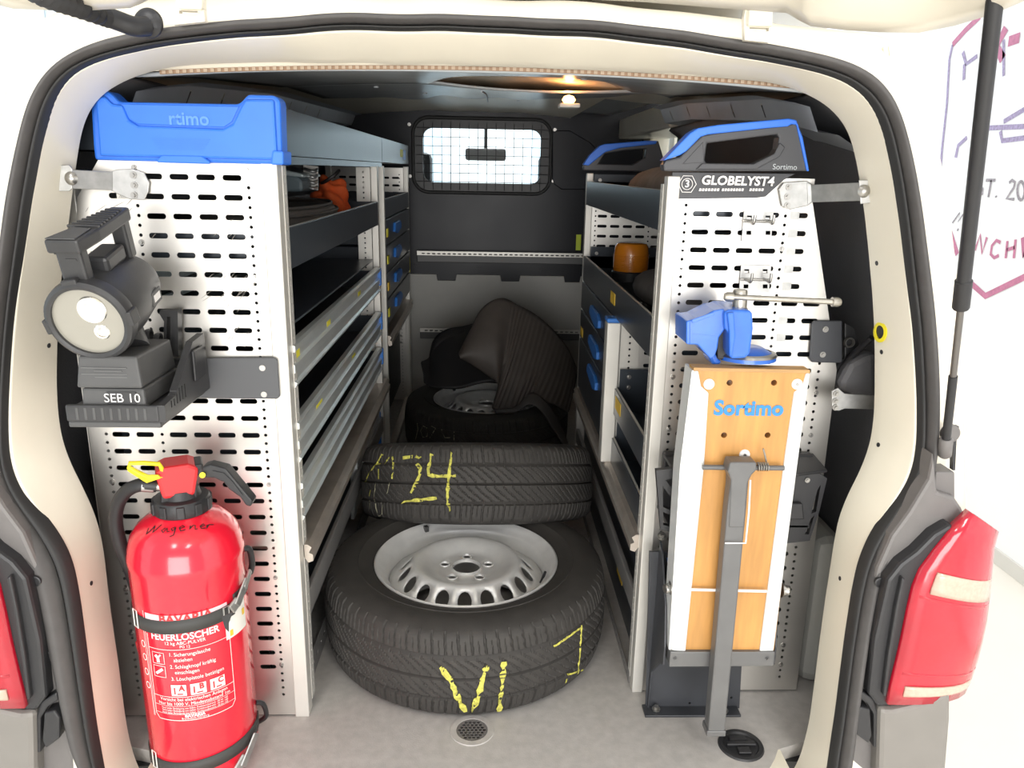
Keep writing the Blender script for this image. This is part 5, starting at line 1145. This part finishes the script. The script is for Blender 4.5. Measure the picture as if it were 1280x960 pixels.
fbox('handle_slot', SF, -0.012, 0.004, 0.095, 0.099, -0.0082, -0.0072, LAMPG, sl)
fbox('side_badge', Frame(SF(0, 0, 0), up_, -dd, sd), -0.018, 0.006, 0.09, 0.125, 0.0575, 0.0605, LAMPG2, sl, 0.003)
fbox('badge_window', Frame(SF(0, 0, 0), up_, -dd, sd), -0.012, 0.0, 0.096, 0.119, 0.0605, 0.061, WHITEP, sl, 0.001)
h_ = SF(0.012, 0.0625, -0.105); fbox('warning_label', Frame(h_, sd, dd, up_), -0.008, 0.008, -0.008, 0.008, 0, 0.0012, WHITEP, sl)
# battery foot and charger
bx0 = at(90, 446, Y=1.195); bx1 = at(178, 486, Y=1.195); bx2 = at(94, 510, Y=1.195)
X0, X1 = bx0.x, bx1.x; ZT = bx0.z; ZM = bx1.z; ZB = bx2.z
def tbox(name, x0, x1, y0, y1, z0, z1, inset, M, bevel=0.004):
    bm = NB(); lo = [(x0, y0), (x1, y0), (x1, y1), (x0, y1)]; hi = [(x0+inset, y0+inset), (x1-inset, y0+inset), (x1-inset, y1), (x0+inset, y1)]
    a = [bm.verts.new((x, y, z0)) for x, y in lo]; b = [bm.verts.new((x, y, z1)) for x, y in hi]
    bm.faces.new(a); bm.faces.new(b)
    for i in range(4): bm.faces.new((a[i], a[(i+1) % 4], b[(i+1) % 4], b[i]))
    return finish(name, bm, M, sl, bevel=bevel)
bt = tbox('battery_box', X0, X1, 1.195, 1.335, ZM, ZT, 0.006, LAMPG2); tbox('battery_foot', X0+0.004, X1+0.002, 1.197, 1.34, ZB, ZM-0.001, 0.002, LAMPG2)
fbox('foot_plate', FY(1.197), X0+0.045, X1-0.012, ZB+0.006, ZM-0.006, 0, 0.0012, LAMPG, sl)
text('foot_lettering', 'SEB 10', lambda u, v, w: Vector(((X0+X1)/2+0.018+u, 1.1955-w, (ZB+ZM)/2+v)), 0.0205, WHITEP, sl)
for i in range(5):
    zz = ZM+0.012+i*0.005; fbox('fine_print', FY(1.1975), X0+0.01+(0.02 if i % 2 else 0), X1-0.03+(0.008 if i % 3 else 0), zz, zz+0.0012, -0.001, 0.0008, mat('print_grey', (0.15, 0.15, 0.15), 0.5), bt)
cyl('neck', SF(0.0, -0.055, -0.09), Vector(((X0+X1)/2, 1.27, ZT-0.004)), 0.03, LAMPG, sl, r1=0.035)
# charger
ch = thing('charger', 'dark grey charging cradle under the searchlight on a steel mounting plate', 'charger', (X0, 1.40, ZB))
cx0, cx1 = at(83, 520, Y=1.19).x, at(199, 520, Y=1.19).x; cz1 = at(83, 506, Y=1.19).z; cz0 = at(83, 527, Y=1.19).z; cz00 = at(83, 535, Y=1.19).z
bm = NB(); b_box(bm, cx0, cx1, 1.19, 1.39, cz0, ZB-0.001); finish('cradle', bm, LAMPG, ch, bevel=0.003)
box('cradle_lip', cx0, cx1, 1.188, 1.196, cz0, cz1, LAMPG, ch, 0.003)
box('cradle_base', cx0, cx1, 1.192, 1.395, cz00, cz0, LAMPG2, ch, 0.003)
for i in range(9): fbox('cradle_rib', FY(1.189), cx0+0.016+i*0.0132, cx0+0.0205+i*0.0132, cz0+0.004, cz1-0.004, 0, 0.002, LAMPG2, ch, 0.001)
vents = [[(1.215+i*0.012, cz1-0.012), (1.219+i*0.012, cz1-0.012), (1.219+i*0.012, cz1+(0.0 if i < 2 else 0.012)), (1.215+i*0.012, cz1+(0.0 if i < 2 else 0.012))] for i in range(6)]
ck = holed('cradle_cheek', FXL(cx1+0.010), [(1.19, cz0), (1.19, cz1), (1.235, cz1+0.004), (1.33, ZT-0.004), (1.385, ZT), (1.392, cz0)], vents, LAMPG, ch, thick=0.012)
fbox('terminal_cover', FXL(cx1+0.010), 1.315, 1.365, cz1+0.005, cz1+0.06, 0, 0.006, BLKP, ch, 0.003)
yk = holed('yoke', FY(1.372), pxz([(204, 446), (205, 402), (199, 392), (200, 388), (222, 388), (223, 446)], 1.372), [pxz([(207.5, 443), (208.5, 396), (213, 396), (213, 443)], 1.372)], LAMPG, ch, thick=0.02)
for x, y in ((186, 420), (198, 425)):
    p = at(x, y, Y=1.355); lathe('yoke_ring', Frame(p, (0, 1, 0), (0, 0, 1), (1, 0.2, 0)), [(0.008, -0.004), (0.012, -0.004), (0.013, 0.0), (0.012, 0.004), (0.008, 0.004)], LAMPG, ch)
mp_ = pprism('mounting_plate', [(214, 448), (342, 447), (346.5, 450), (349.5, 496), (346, 499), (233, 498), (225, 505)], PY-0.012, 0.006, mat('plate_grey', (0.085, 0.088, 0.095), 0.5), ch, 0.002)
for x, y in ((328, 460), (330, 493)):
    p = at(x, y, Y=PY-0.012); lathe('screw_ring', Frame(p, (1, 0, 0), (0, 0, 1), (0, -1, 0)), [(0, 0.0005), (0.003, 0.0005), (0.0031, 0.001), (0.0055, 0.001), (0.006, 0)], BOLT, ch)

# ================================================================== wheels
TR, TW = 0.340, 0.112
def tyre_mesh():
    N = 1200
    tread = []
    for u in np.linspace(-0.088, 0.088, 49):
        crown = -0.010*(abs(u)/0.088)**3.2
        tread.append((u, TR+crown))
    top = [(0.094, 0.3255), (0.099, 0.318), (0.1035, 0.305), (0.1065, 0.29), (0.1075, 0.275), (0.106, 0.26), (0.1075, 0.2585), (0.1055, 0.256), (0.102, 0.243), (0.096, 0.231), (0.0935, 0.226), (0.095, 0.2235), (0.089, 0.219), (0.080, 0.214)]
    prof = [(-u, r) for u, r in top[::-1]]+tread+top
    i0 = len(top); i1 = i0+49
    U = np.array([p[0] for p in prof]); R = np.array([p[1] for p in prof])
    TH = np.arange(N)*2*PI/N
    u2, th2 = np.meshgrid(U, TH, indexing='ij'); r2 = np.repeat(R[:, None], N, 1)
    dep = np.zeros_like(r2)
    isT = np.zeros(len(prof), bool); isT[i0-1:i1+1] = True
    for g in (-0.050, 0.0, 0.050): dep = np.maximum(dep, 0.0065*np.clip(1.4-np.abs(u2-g)/0.0026, 0, 1))
    arc = th2*TR
    # shoulder blocks
    per = 2*PI*TR/76
    ph = (arc+0.10*np.abs(u2))/per; fr = np.abs((ph % 1)-0.5)
    sh = (np.abs(u2) > 0.053) & (np.abs(u2) < 0.1045)
    dep = np.where(sh & (fr > 0.42), np.maximum(dep, 0.0045), dep)
    sip = np.abs(((ph+0.5) % 1)-0.5); dep = np.where(sh & (sip > 0.465) & (np.abs(u2) < 0.084), np.maximum(dep, 0.0022), dep)
    # swept sipes on the two centre ribs
    per2 = 2*PI*TR/90; au = np.abs(u2)
    ph2 = (arc+np.where(u2 > 0, 1, -1)*(0.9*au+6*au*au)+np.where(u2 > 0, 0, per2/2))/per2; fr2 = np.abs((ph2 % 1)-0.5)
    dep = np.where((au < 0.048) & (au > 0.004) & (fr2 > 0.43), np.maximum(dep, 0.0034), dep)
    dep *= isT[:, None]
    r2 = r2-dep
    V = np.stack([r2*np.cos(th2), r2*np.sin(th2), u2], -1).reshape(-1, 3); n = len(prof)
    ii, kk = np.meshgrid(np.arange(n-1), np.arange(N), indexing='ij'); k2 = (kk+1) % N
    Fq = np.stack([ii*N+kk, ii*N+k2, (ii+1)*N+k2, (ii+1)*N+kk], -1).reshape(-1, 4)
    me = bpy.data.meshes.new('tyre'); me.vertices.add(len(V)); me.vertices.foreach_set('co', V.ravel()); me.loops.add(Fq.size); me.loops.foreach_set('vertex_index', Fq.ravel())
    me.polygons.add(len(Fq)); me.polygons.foreach_set('loop_start', np.arange(len(Fq))*4); me.polygons.foreach_set('loop_total', np.full(len(Fq), 4)); me.update(); me.validate()
    sm = np.zeros(len(Fq), bool); sm[:] = True; me.polygons.foreach_set('use_smooth', sm); me.set_sharp_from_angle(angle=math.radians(35)); me.materials.append(TYRE)
    return me
ID = Frame((0, 0, 0), (1, 0, 0), (0, 1, 0), (0, 0, 1))
def mesh_only(bm, M, autos=35):
    bmesh.ops.recalc_face_normals(bm, faces=bm.faces[:]); me = bpy.data.meshes.new('m'); bm.to_mesh(me); bm.free(); me.materials.append(M)
    for p in me.polygons: p.use_smooth = True
    me.set_sharp_from_angle(angle=math.radians(autos)); return me
tyre_me = tyre_mesh()
bm = NB(); b_lathe(bm, ID, [(0.2215, 0.088), (0.2225, 0.096), (0.219, 0.0985), (0.2145, 0.096), (0.2085, 0.089), (0.2035, 0.082), (0.1985, 0.079), (0.1935, 0.072), (0.1905, 0.050), (0.1885, 0.02), (0.180, -0.02), (0.180, -0.07), (0.198, -0.085), (0.2145, -0.09), (0.2225, -0.095)], 96); rim_me = mesh_only(bm, SILVER)
RH = 18
def disc_z(x, y):
    r = math.hypot(x, y)
    return float(np.interp(r, [0, 0.030, 0.034, 0.066, 0.074, 0.082, 0.095, 0.112, 0.122, 0.130, 0.150, 0.168, 0.180, 0.190], [0.072, 0.072, 0.069, 0.069, 0.071, 0.075, 0.083, 0.090, 0.0915, 0.089, 0.068, 0.050, 0.044, 0.044]))
hs = [circ(0, 0, 0.033, 24)]
for k in range(RH):
    a = 2*PI*(k+0.5)/RH; c, s = math.cos(a), math.sin(a); hs.append([(0.151*c+c*0.0155*math.cos(t)-s*0.0165*math.sin(t), 0.151*s+s*0.0155*math.cos(t)+c*0.0165*math.sin(t)) for t in np.linspace(0, 2*PI, 15)[:-1]])
for k in range(5):
    a = 2*PI*k/5+PI/2; hs.append(circ(0.056*math.cos(a), 0.056*math.sin(a), 0.0092, 12))
inner = [(r*math.cos(2*PI*k/72), r*math.sin(2*PI*k/72)) for r in (0.040, 0.069, 0.076, 0.083, 0.095, 0.104, 0.112, 0.118, 0.123, 0.130) for k in range(72)]+[(r*math.cos(2*PI*k/20), r*math.sin(2*PI*k/20)) for r in (0.142, 0.151, 0.160) for k in range(18)]+[(0.17*math.cos(2*PI*k/72), 0.17*math.sin(2*PI*k/72)) for k in range(72)]
def wheel(label, loc, tilt, spin, first=[None]):
    from mathutils import Euler
    w = thing('wheel', label, 'wheel', loc, rot=Euler((tilt, 0, 0)), group='loose van wheels in the load bay'); w['group'] = 'loose van wheels in the load bay'
    out = {}
    def put(name, me):
        o = bpy.data.objects.new(name, me); COL.objects.link(o); o.parent = w; o.rotation_euler = (0, 0, spin); WM[o.name] = Matrix.Identity(4); return o
    out['tyre'] = put('tyre', tyre_me); out['rim'] = put('rim', rim_me)
    if first[0] is None:
        d = holed('disc', ID, circ(0, 0, 0.1885, 72), hs, SILVER, None, thick=0.004, inner=inner, zfun=disc_z, autos=30); first[0] = d; d.parent = w; d.rotation_euler = (0, 0, spin)
        bm = NB(); b_lathe(bm, ID, [(0.033, 0.0685), (0.034, 0.074), (0.036, 0.0745), (0.0375, 0.0685)], 40); first.append(mesh_only(bm, SILVER)); bm = NB(); b_lathe(bm, ID, [(0.0095, 0), (0.011, 0.003), (0.0125, 0.003), (0.014, 0)], 20); first.append(mesh_only(bm, SILVER))
        bm = NB(); b_cyl(bm, (0, 0, 0), (0.01, 0, 0.03), 0.004, 0.003, 10); first.append(mesh_only(bm, BLKP))
    else:
        d = first[0].copy(); COL.objects.link(d); d.parent = w; d.rotation_euler = (0, 0, spin)
    out['disc'] = d
    put('hub_rim', first[1])
    for k in range(5):
        a = 2*PI*k/5+PI/2+spin; o = put('bolt_seat', first[2]); o.location = (0.056*math.cos(a), 0.056*math.sin(a), 0.0685)
    o = put('valve', first[3]); o.location = (0.188*math.cos(spin-0.3), 0.188*math.sin(spin-0.3), 0.06)
    wt = bpy.data.objects.new('balance_weight', bal_me); COL.objects.link(wt); wt.parent = w; wt.rotation_euler = (0, 0, spin); WM[wt.name] = Matrix.Identity(4)
    out['root'] = w; return out
bm = NB(); a0, a1 = 2.12, 2.17; b_prism(bm, ID, [(0.198*math.cos(a), 0.198*math.sin(a)) for a in np.linspace(a0, a1, 4)]+[(0.210*math.cos(a), 0.210*math.sin(a)) for a in np.linspace(a1, a0, 4)], 0.083, 0.097); bal_me = mesh_only(bm, mat('lead_grey', (0.07, 0.07, 0.07), 0.6))
w1 = wheel('steel van wheel lying flat on the cargo floor, rim fully visible, chalk strokes on tread', (-0.041, 1.717, 0.1085), 0.0, 0.0)
w2 = wheel('van wheel tilted on its neighbour, showing only tread with large yellow chalk digits', (-0.0195, 2.155, 0.226), -math.radians(21), 0.4)
w3 = wheel('dark van wheel half covered by the ribbed rubber mat', (0.008, 3.105, 0.1085), 0.0, 0.2)
bpy.context.view_layer.update()
def chalk(wd, polys, w, M, **k):
    t = bvh_of([wd['tyre']]); o = strokes_on('chalk_mark', t, polys, w, M, None, h=0.0016, **k)
    o.parent = wd['root']; o.matrix_parent_inverse = WM[wd['root'].name].inverted(); return o
S = lambda sc, ox, oy, pts: [(ox+x/sc, oy+y/sc) for x, y in pts]
Z3 = lambda p: S(2.3425, 380, 530, p)
chalk(w1, [Z3([(400, 712), (430, 750), (450, 800), (478, 850), (486, 878)]), Z3([(486, 878), (492, 840), (510, 800), (522, 750), (535, 705)]), Z3([(585, 695), (580, 760), (575, 800), (570, 860)]), Z3([(560, 866), (610, 858), (690, 838)]), Z3([(590, 850), (660, 842)])], 0.0105, CHALK, jit=0.45)
chalk(w1, [Z3([(730, 652), (770, 625), (812, 596)]), Z3([(812, 590), (808, 660), (800, 740), (778, 790)]), Z3([(770, 735), (805, 722), (850, 712)]), Z3([(745, 800), (760, 780), (768, 745)]), Z3([(850, 690), (830, 740), (800, 780), (745, 805)])], 0.0045, CHALK, jit=0.4)
Z7 = lambda p: S(4.0, 440, 540, p)
chalk(w2, [Z7([(252, 130), (320, 122), (340, 130)]), Z7([(325, 160), (342, 180), (340, 215), (322, 255), (295, 305)]), Z7([(248, 358), (265, 345), (330, 340), (425, 330)]), Z7([(400, 110), (382, 185), (385, 215), (435, 222), (520, 218)]), Z7([(500, 100), (492, 150), (485, 220), (478, 300), (478, 345), (488, 395)])], 0.0085, CHALK, jit=0.35)
chalk(w2, [Z7([(100, 190), (130, 150), (152, 112)]), Z7([(68, 250), (90, 200), (120, 165), (145, 160)]), Z7([(205, 130), (208, 160), (200, 235)]), Z7([(165, 160), (185, 130), (208, 128)]), Z7([(135, 185), (135, 235)]), Z7([(95, 290), (88, 320)])], 0.0055, CHALK, jit=0.3)
chalk(w2, [Z7([(120, 255), (112, 320), (120, 380), (135, 420), (150, 410), (155, 365)]), Z7([(90, 345), (92, 385)]), Z7([(190, 250), (180, 300), (165, 320)])], 0.003, CHALKW, jit=0.3)
Z6 = lambda p: S(4.8, 500, 370, p)
chalk(w3, [Z6([(95, 860), (110, 800), (105, 765)]), Z6([(140, 780), (125, 810), (140, 850), (165, 840), (160, 790), (140, 780)]), Z6([(190, 780), (215, 795), (180, 850)]), Z6([(250, 800), (270, 850), (300, 850)]), Z6([(325, 815), (325, 865)])], 0.0035, CHALKW, jit=0.3)

# ================================================================== rubber mats on the far wheel
def patch(name, top, bot, M, parent, nu=90, nv=26, bulge=0.05, ribs=None, studs=None, thick=0.008):
    T = smooth_path(top, 12); B = smooth_path(bot, 12)
    def samp(P, t):
        f = t*(len(P)-1); i = min(int(f), len(P)-2); return P[i].lerp(P[i+1], f-i)
    bm = NB(); rows = []
    for j in range(nv+1):
        v = j/nv; r = []
        for i in range(nu+1):
            u = i/nu; p = samp(T, u).lerp(samp(B, u), v); p = p+Vector((0, -bulge*math.sin(PI*v)*(0.4+0.6*math.sin(PI*u)), 0.0))
            if ribs and u > ribs[0]: p += Vector((0, -0.004*max(0, math.sin((u-ribs[0])*2*PI*ribs[1])), 0))
            r.append(p)
        rows.append(r)
    b_grid(bm, rows); return finish(name, bm, M, parent, smooth=True, solid=thick), rows
rm = thing('rubber_mat', 'large brownish black ribbed rubber mat draped over the far wheel', 'rubber mat', (0.12, 3.0, 0.22))
mt = [at(x, y, Y=Y_) for x, y, Y_ in ((575, 443, 2.93), (590, 412, 2.99), (604, 386, 3.04), (626, 374, 3.08), (648, 383, 3.10), (668, 394, 3.12), (690, 413, 3.14), (708, 436, 3.16), (719, 460, 3.16))]
mb = [at(x, y, Y=Y_) for x, y, Y_ in ((576, 445, 2.93), (592, 455, 2.92), (610, 468, 2.91), (621, 477, 2.90), (622, 496, 2.92), (618, 512, 2.86), (642, 511, 2.86), (664, 500, 2.88), (690, 505, 2.92), (709, 515, 2.97))]
mm, rows = patch('ribbed_sheet', mt, mb, RUBBER, rm, nu=240, bulge=0.07, ribs=(0.45, 34))
bm = NB()
for i in range(6):
    for j in range(9):
        u = 0.03+0.37*(i+0.5)/6; v = 0.08+0.84*(j+0.5)/9; a = rows[int(v*26)][int(u*240)]; n = Vector((-0.3, -0.95, 0.15)); P = [a+Vector((0.007*math.cos(t), -0.0025, 0.007*math.sin(t))) for t in np.linspace(0.3, 2.4, 6)]
        b_tube(bm, P, 0.0017, 5)
st_ = finish('stud_pattern', bm, RUBBER, rm); st_['kind'] = 'stuff'
# heel tongue of the mat folded forward over the tyre
tt = [at(x, y, Y=Y_) for x, y, Y_ in ((618, 512, 2.84), (645, 509, 2.83), (664, 492, 2.85), (682, 503, 2.84), (700, 530, 2.83), (712, 565, 2.80))]
tb = [at(x, y, Y=Y_) for x, y, Y_ in ((620, 516, 2.835), (645, 515, 2.82), (662, 506, 2.82), (676, 514, 2.81), (690, 536, 2.80), (706, 560, 2.79))]
patch('heel_strip', tt, tb, mat('mat_rubber_grey', (0.05, 0.045, 0.042), 0.6), rm, nu=40, nv=6, bulge=0.004, thick=0.006)
patch('mat_underside', [at(x, y, Y=Y_) for x, y, Y_ in ((700, 430, 3.17), (716, 455, 3.18), (719, 470, 3.18))], [at(x, y, Y=Y_) for x, y, Y_ in ((690, 482, 3.08), (705, 490, 3.1), (714, 495, 3.12))], RUBBERB, rm, nu=20, nv=12, bulge=0.01)
bm2 = thing('rubber_mat', 'black folded rubber mat with curled edge behind the ribbed mat', 'rubber mat', (-0.12, 3.2, 0.25))
mt = [at(x, y, Y=Y_) for x, y, Y_ in ((526, 454, 3.10), (538, 447, 3.15), (544, 426, 3.22), (558, 414, 3.26), (580, 410, 3.30), (604, 406, 3.32), (640, 420, 3.34))]
mb = [at(x, y, Y=Y_) for x, y, Y_ in ((532, 478, 3.02), (537, 484, 3.0), (552, 486, 2.98), (575, 486, 2.97), (598, 480, 2.96), (616, 478, 2.96), (640, 480, 3.0))]
patch('folded_sheet', mt, mb, RUBBERB, bm2, nu=80, bulge=0.03, thick=0.01)
patch('curled_edge', [p+Vector((0, -0.02, 0.004)) for p in mt[1:5]], [p+Vector((0.01, -0.05, -0.03)) for p in mt[1:5]], RUBBERB, bm2, nu=40, nv=8, bulge=0.02, thick=0.006)
for i in range(3):
    a = at(556+i*9, 432, Y=3.17); tube('moulded_rib', smooth_path([a, a+Vector((0.004, -0.03, -0.03)), a+Vector((0.0, -0.05, -0.075))], 5), 0.004, mat('rib_dark', (0.03, 0.032, 0.04), 0.5), bm2, seg=6)

# ================================================================== things on the shelves
ob = thing('orange_bag', 'crumpled orange cloth bag on the upper tray', 'bag', (-0.55, 2.30, 1.0))
p0 = at(400, 236, Y=2.42)
bm = NB(); bmesh.ops.create_icosphere(bm, subdivisions=4, radius=1.0)
for v in bm.verts:
    n = v.co.copy(); k = 1+0.22*math.sin(n.x*5+n.z*4)+0.12*math.sin(n.z*9+n.y*7)
    v.co = Vector((p0.x+0.035+n.x*0.052*k, 2.42+n.y*0.06*k, 1.022+n.z*0.062*k+0.02*max(0, n.x*n.z)))
finish('bag_body', bm, ORANGE, ob, smooth=True)
tube('bag_drawstring', smooth_path([at(402, 229, Y=2.37), at(408, 226, Y=2.35), at(418, 219, Y=2.35), at(424, 213, Y=2.37)], 5), 0.005, INK, ob, seg=6)
bx = thing('tool_case', 'rounded blue-grey plastic case on the upper tray', 'case', (-0.62, 1.85, 0.95))
pprism('case_shell', [(330, 214), (372, 220), (378, 226), (379, 240), (330, 240)], 2.05, 0.2, BOXG, bx, 0.012); pprism('case_lid', [(330, 207), (378, 217), (380, 222), (372, 221), (330, 216)], 2.045, 0.21, TRAYL, bx, 0.008)
hr = thing('hook_rail', 'white perforated hook rail with spring clips in the upper tray', 'hook rail', (-0.55, 2.1, 0.97))
hp0 = pxz([(379, 206), (397, 208), (397, 238), (379, 237)], 2.15); prism('rail_plate', FY(2.15), hp0, -0.01, 0, ALUP, hr, 0.001)
for i in range(4):
    y = 211+i*7.2; tube('spring_clip', smooth_path([at(381, y, Y=2.145), at(386, y+2, Y=2.12), at(393, y+3.5, Y=2.12), at(396, y+1, Y=2.145)], 4), 0.0045, STEEL, hr, seg=8)
tyr = thing('rubber_ring', 'black worn rubber ring lying in the tray below the orange bag', 'rubber ring', (-0.55, 1.95, 0.945))
lathe('ring_body', Frame((-0.535, 1.90, 0.939), (1, 0, 0), (0, 1.9, 0), (0, 0, 1)), [(0.10, 0.0), (0.10, 0.06), (0.115, 0.085), (0.135, 0.09), (0.148, 0.085), (0.156, 0.07), (0.158, 0.03), (0.15, 0.0)], mat('worn_rubber', (0.085, 0.08, 0.075), 0.7, noise=0.3, nscale=20), tyr, seg=48)
for o in [c for c in tyr.children]:
    for v in o.data.vertices: v.co.y = 1.95+(v.co.y-1.90)*2.4
for z_, r_ in ((0.09, 0.142), (0.075, 0.156)):
    P = [Vector((-0.535+r_*math.cos(a), 1.95+2.4*r_*math.sin(a), 0.94+z_)) for a in np.linspace(0, 2*PI, 48)[:-1]]; bm = NB(); b_tube(bm, P, 0.004, 6, closed=True); finish('ring_bead', bm, MATS['worn_rubber'], tyr, smooth=True)
# amber beacon and blankets in the other rack
bc = thing('amber_beacon', 'amber rotating beacon lying in the dark tray', 'beacon', at(788, 336, Y=2.35))
p = at(788, 338, Y=2.36); q = at(789, 303, Y=2.36); h_ = (q-p).length
F = Frame(p, (1, 0, 0), (0, 1, 0), (0, 0, 1)); lathe('dome', F, [(0, 0.0), (0.052, 0.0), (0.0525, h_*0.5), (0.050, h_*0.85), (0.044, h_*0.97), (0.036, h_), (0, h_)], AMBER, bc, seg=40)
for i in range(9): 
    P = [F(0.0528*math.cos(a), 0.0528*math.sin(a), h_*(0.12+0.055*i)) for a in np.linspace(0, 2*PI, 32)[:-1]]; bm = NB(); b_tube(bm, P, 0.0012, 5, closed=True); finish('lens_ring', bm, AMBER, bc, smooth=True)
lathe('base', F, [(0, -0.03), (0.057, -0.03), (0.058, -0.004), (0.054, 0.0)], BLKP, bc)
def roll(name, label, pts, r, M, group, zsq=0.6, seam=True):
    t = thing(name, label, 'blanket', pts[0], group); P = smooth_path(pts, 6); bm = NB(); b_tube(bm, P, [r*(0.75+0.25*math.sin(PI*i/(len(P)-1))) for i in range(len(P))], 14)
    zc = sum((p.z for p in P))/len(P)
    for v in bm.verts: v.co.z = zc+(v.co.z-zc)*zsq
    finish('roll', bm, M, t, smooth=True)
    for k in (-1, 1): tube('fold_edge', [p_+Vector((-r*0.72, 0, k*0.3*r*zsq)) for p_ in P[1:-1]], 0.005, M, t, seg=6)
    return t
roll('folded_blanket', 'pale grey folded blanket in the top tray beside the header', [Vector((0.50, 1.62, 1.075)), Vector((0.49, 1.9, 1.085)), Vector((0.48, 2.25, 1.08)), Vector((0.50, 2.5, 1.065))], 0.075, mat('blanket_pale', (0.30, 0.27, 0.24), 0.9, noise=0.2, nscale=25), None, 0.75)
roll('folded_blanket', 'dark grey folded cover in the tray below the beacon', [Vector((0.50, 1.60, 0.812)), Vector((0.49, 1.85, 0.825)), Vector((0.48, 2.1, 0.82)), Vector((0.50, 2.22, 0.812))], 0.082, CLOTHG, None, 0.62)
roll('folded_blanket', 'small dark cover in the open tray below the blue-capped post', [Vector((0.50, 1.58, 0.55)), Vector((0.49, 1.75, 0.555)), Vector((0.50, 1.90, 0.55))], 0.065, CLOTHG, None, 0.6)
# castor-like fitting between wheel and rack, and a lashing strap
cs = thing('lashing_ring', 'small chrome lashing ring on the floor beside the stacked wheels', 'ring', at(450, 668, Z=0.05))
p = at(449, 668, X=LX+0.012); lathe('ring', Frame(p, (0, 1, 0), (0, 0, 1), (1, -0.3, 0)), [(0.014, -0.005), (0.018, -0.005), (0.021, 0), (0.018, 0.005), (0.014, 0.005), (0.014, -0.005)], BLKP, cs); lathe('ring_hub', Frame(p, (0, 1, 0), (0, 0, 1), (1, -0.3, 0)), [(0, 0.004), (0.008, 0.004), (0.0135, 0.002)], STEEL, cs)
cyl('ring_stem', p-Vector((0, 0, 0.019)), Vector((p.x, p.y, 0.0)), 0.006, BOLT, cs)
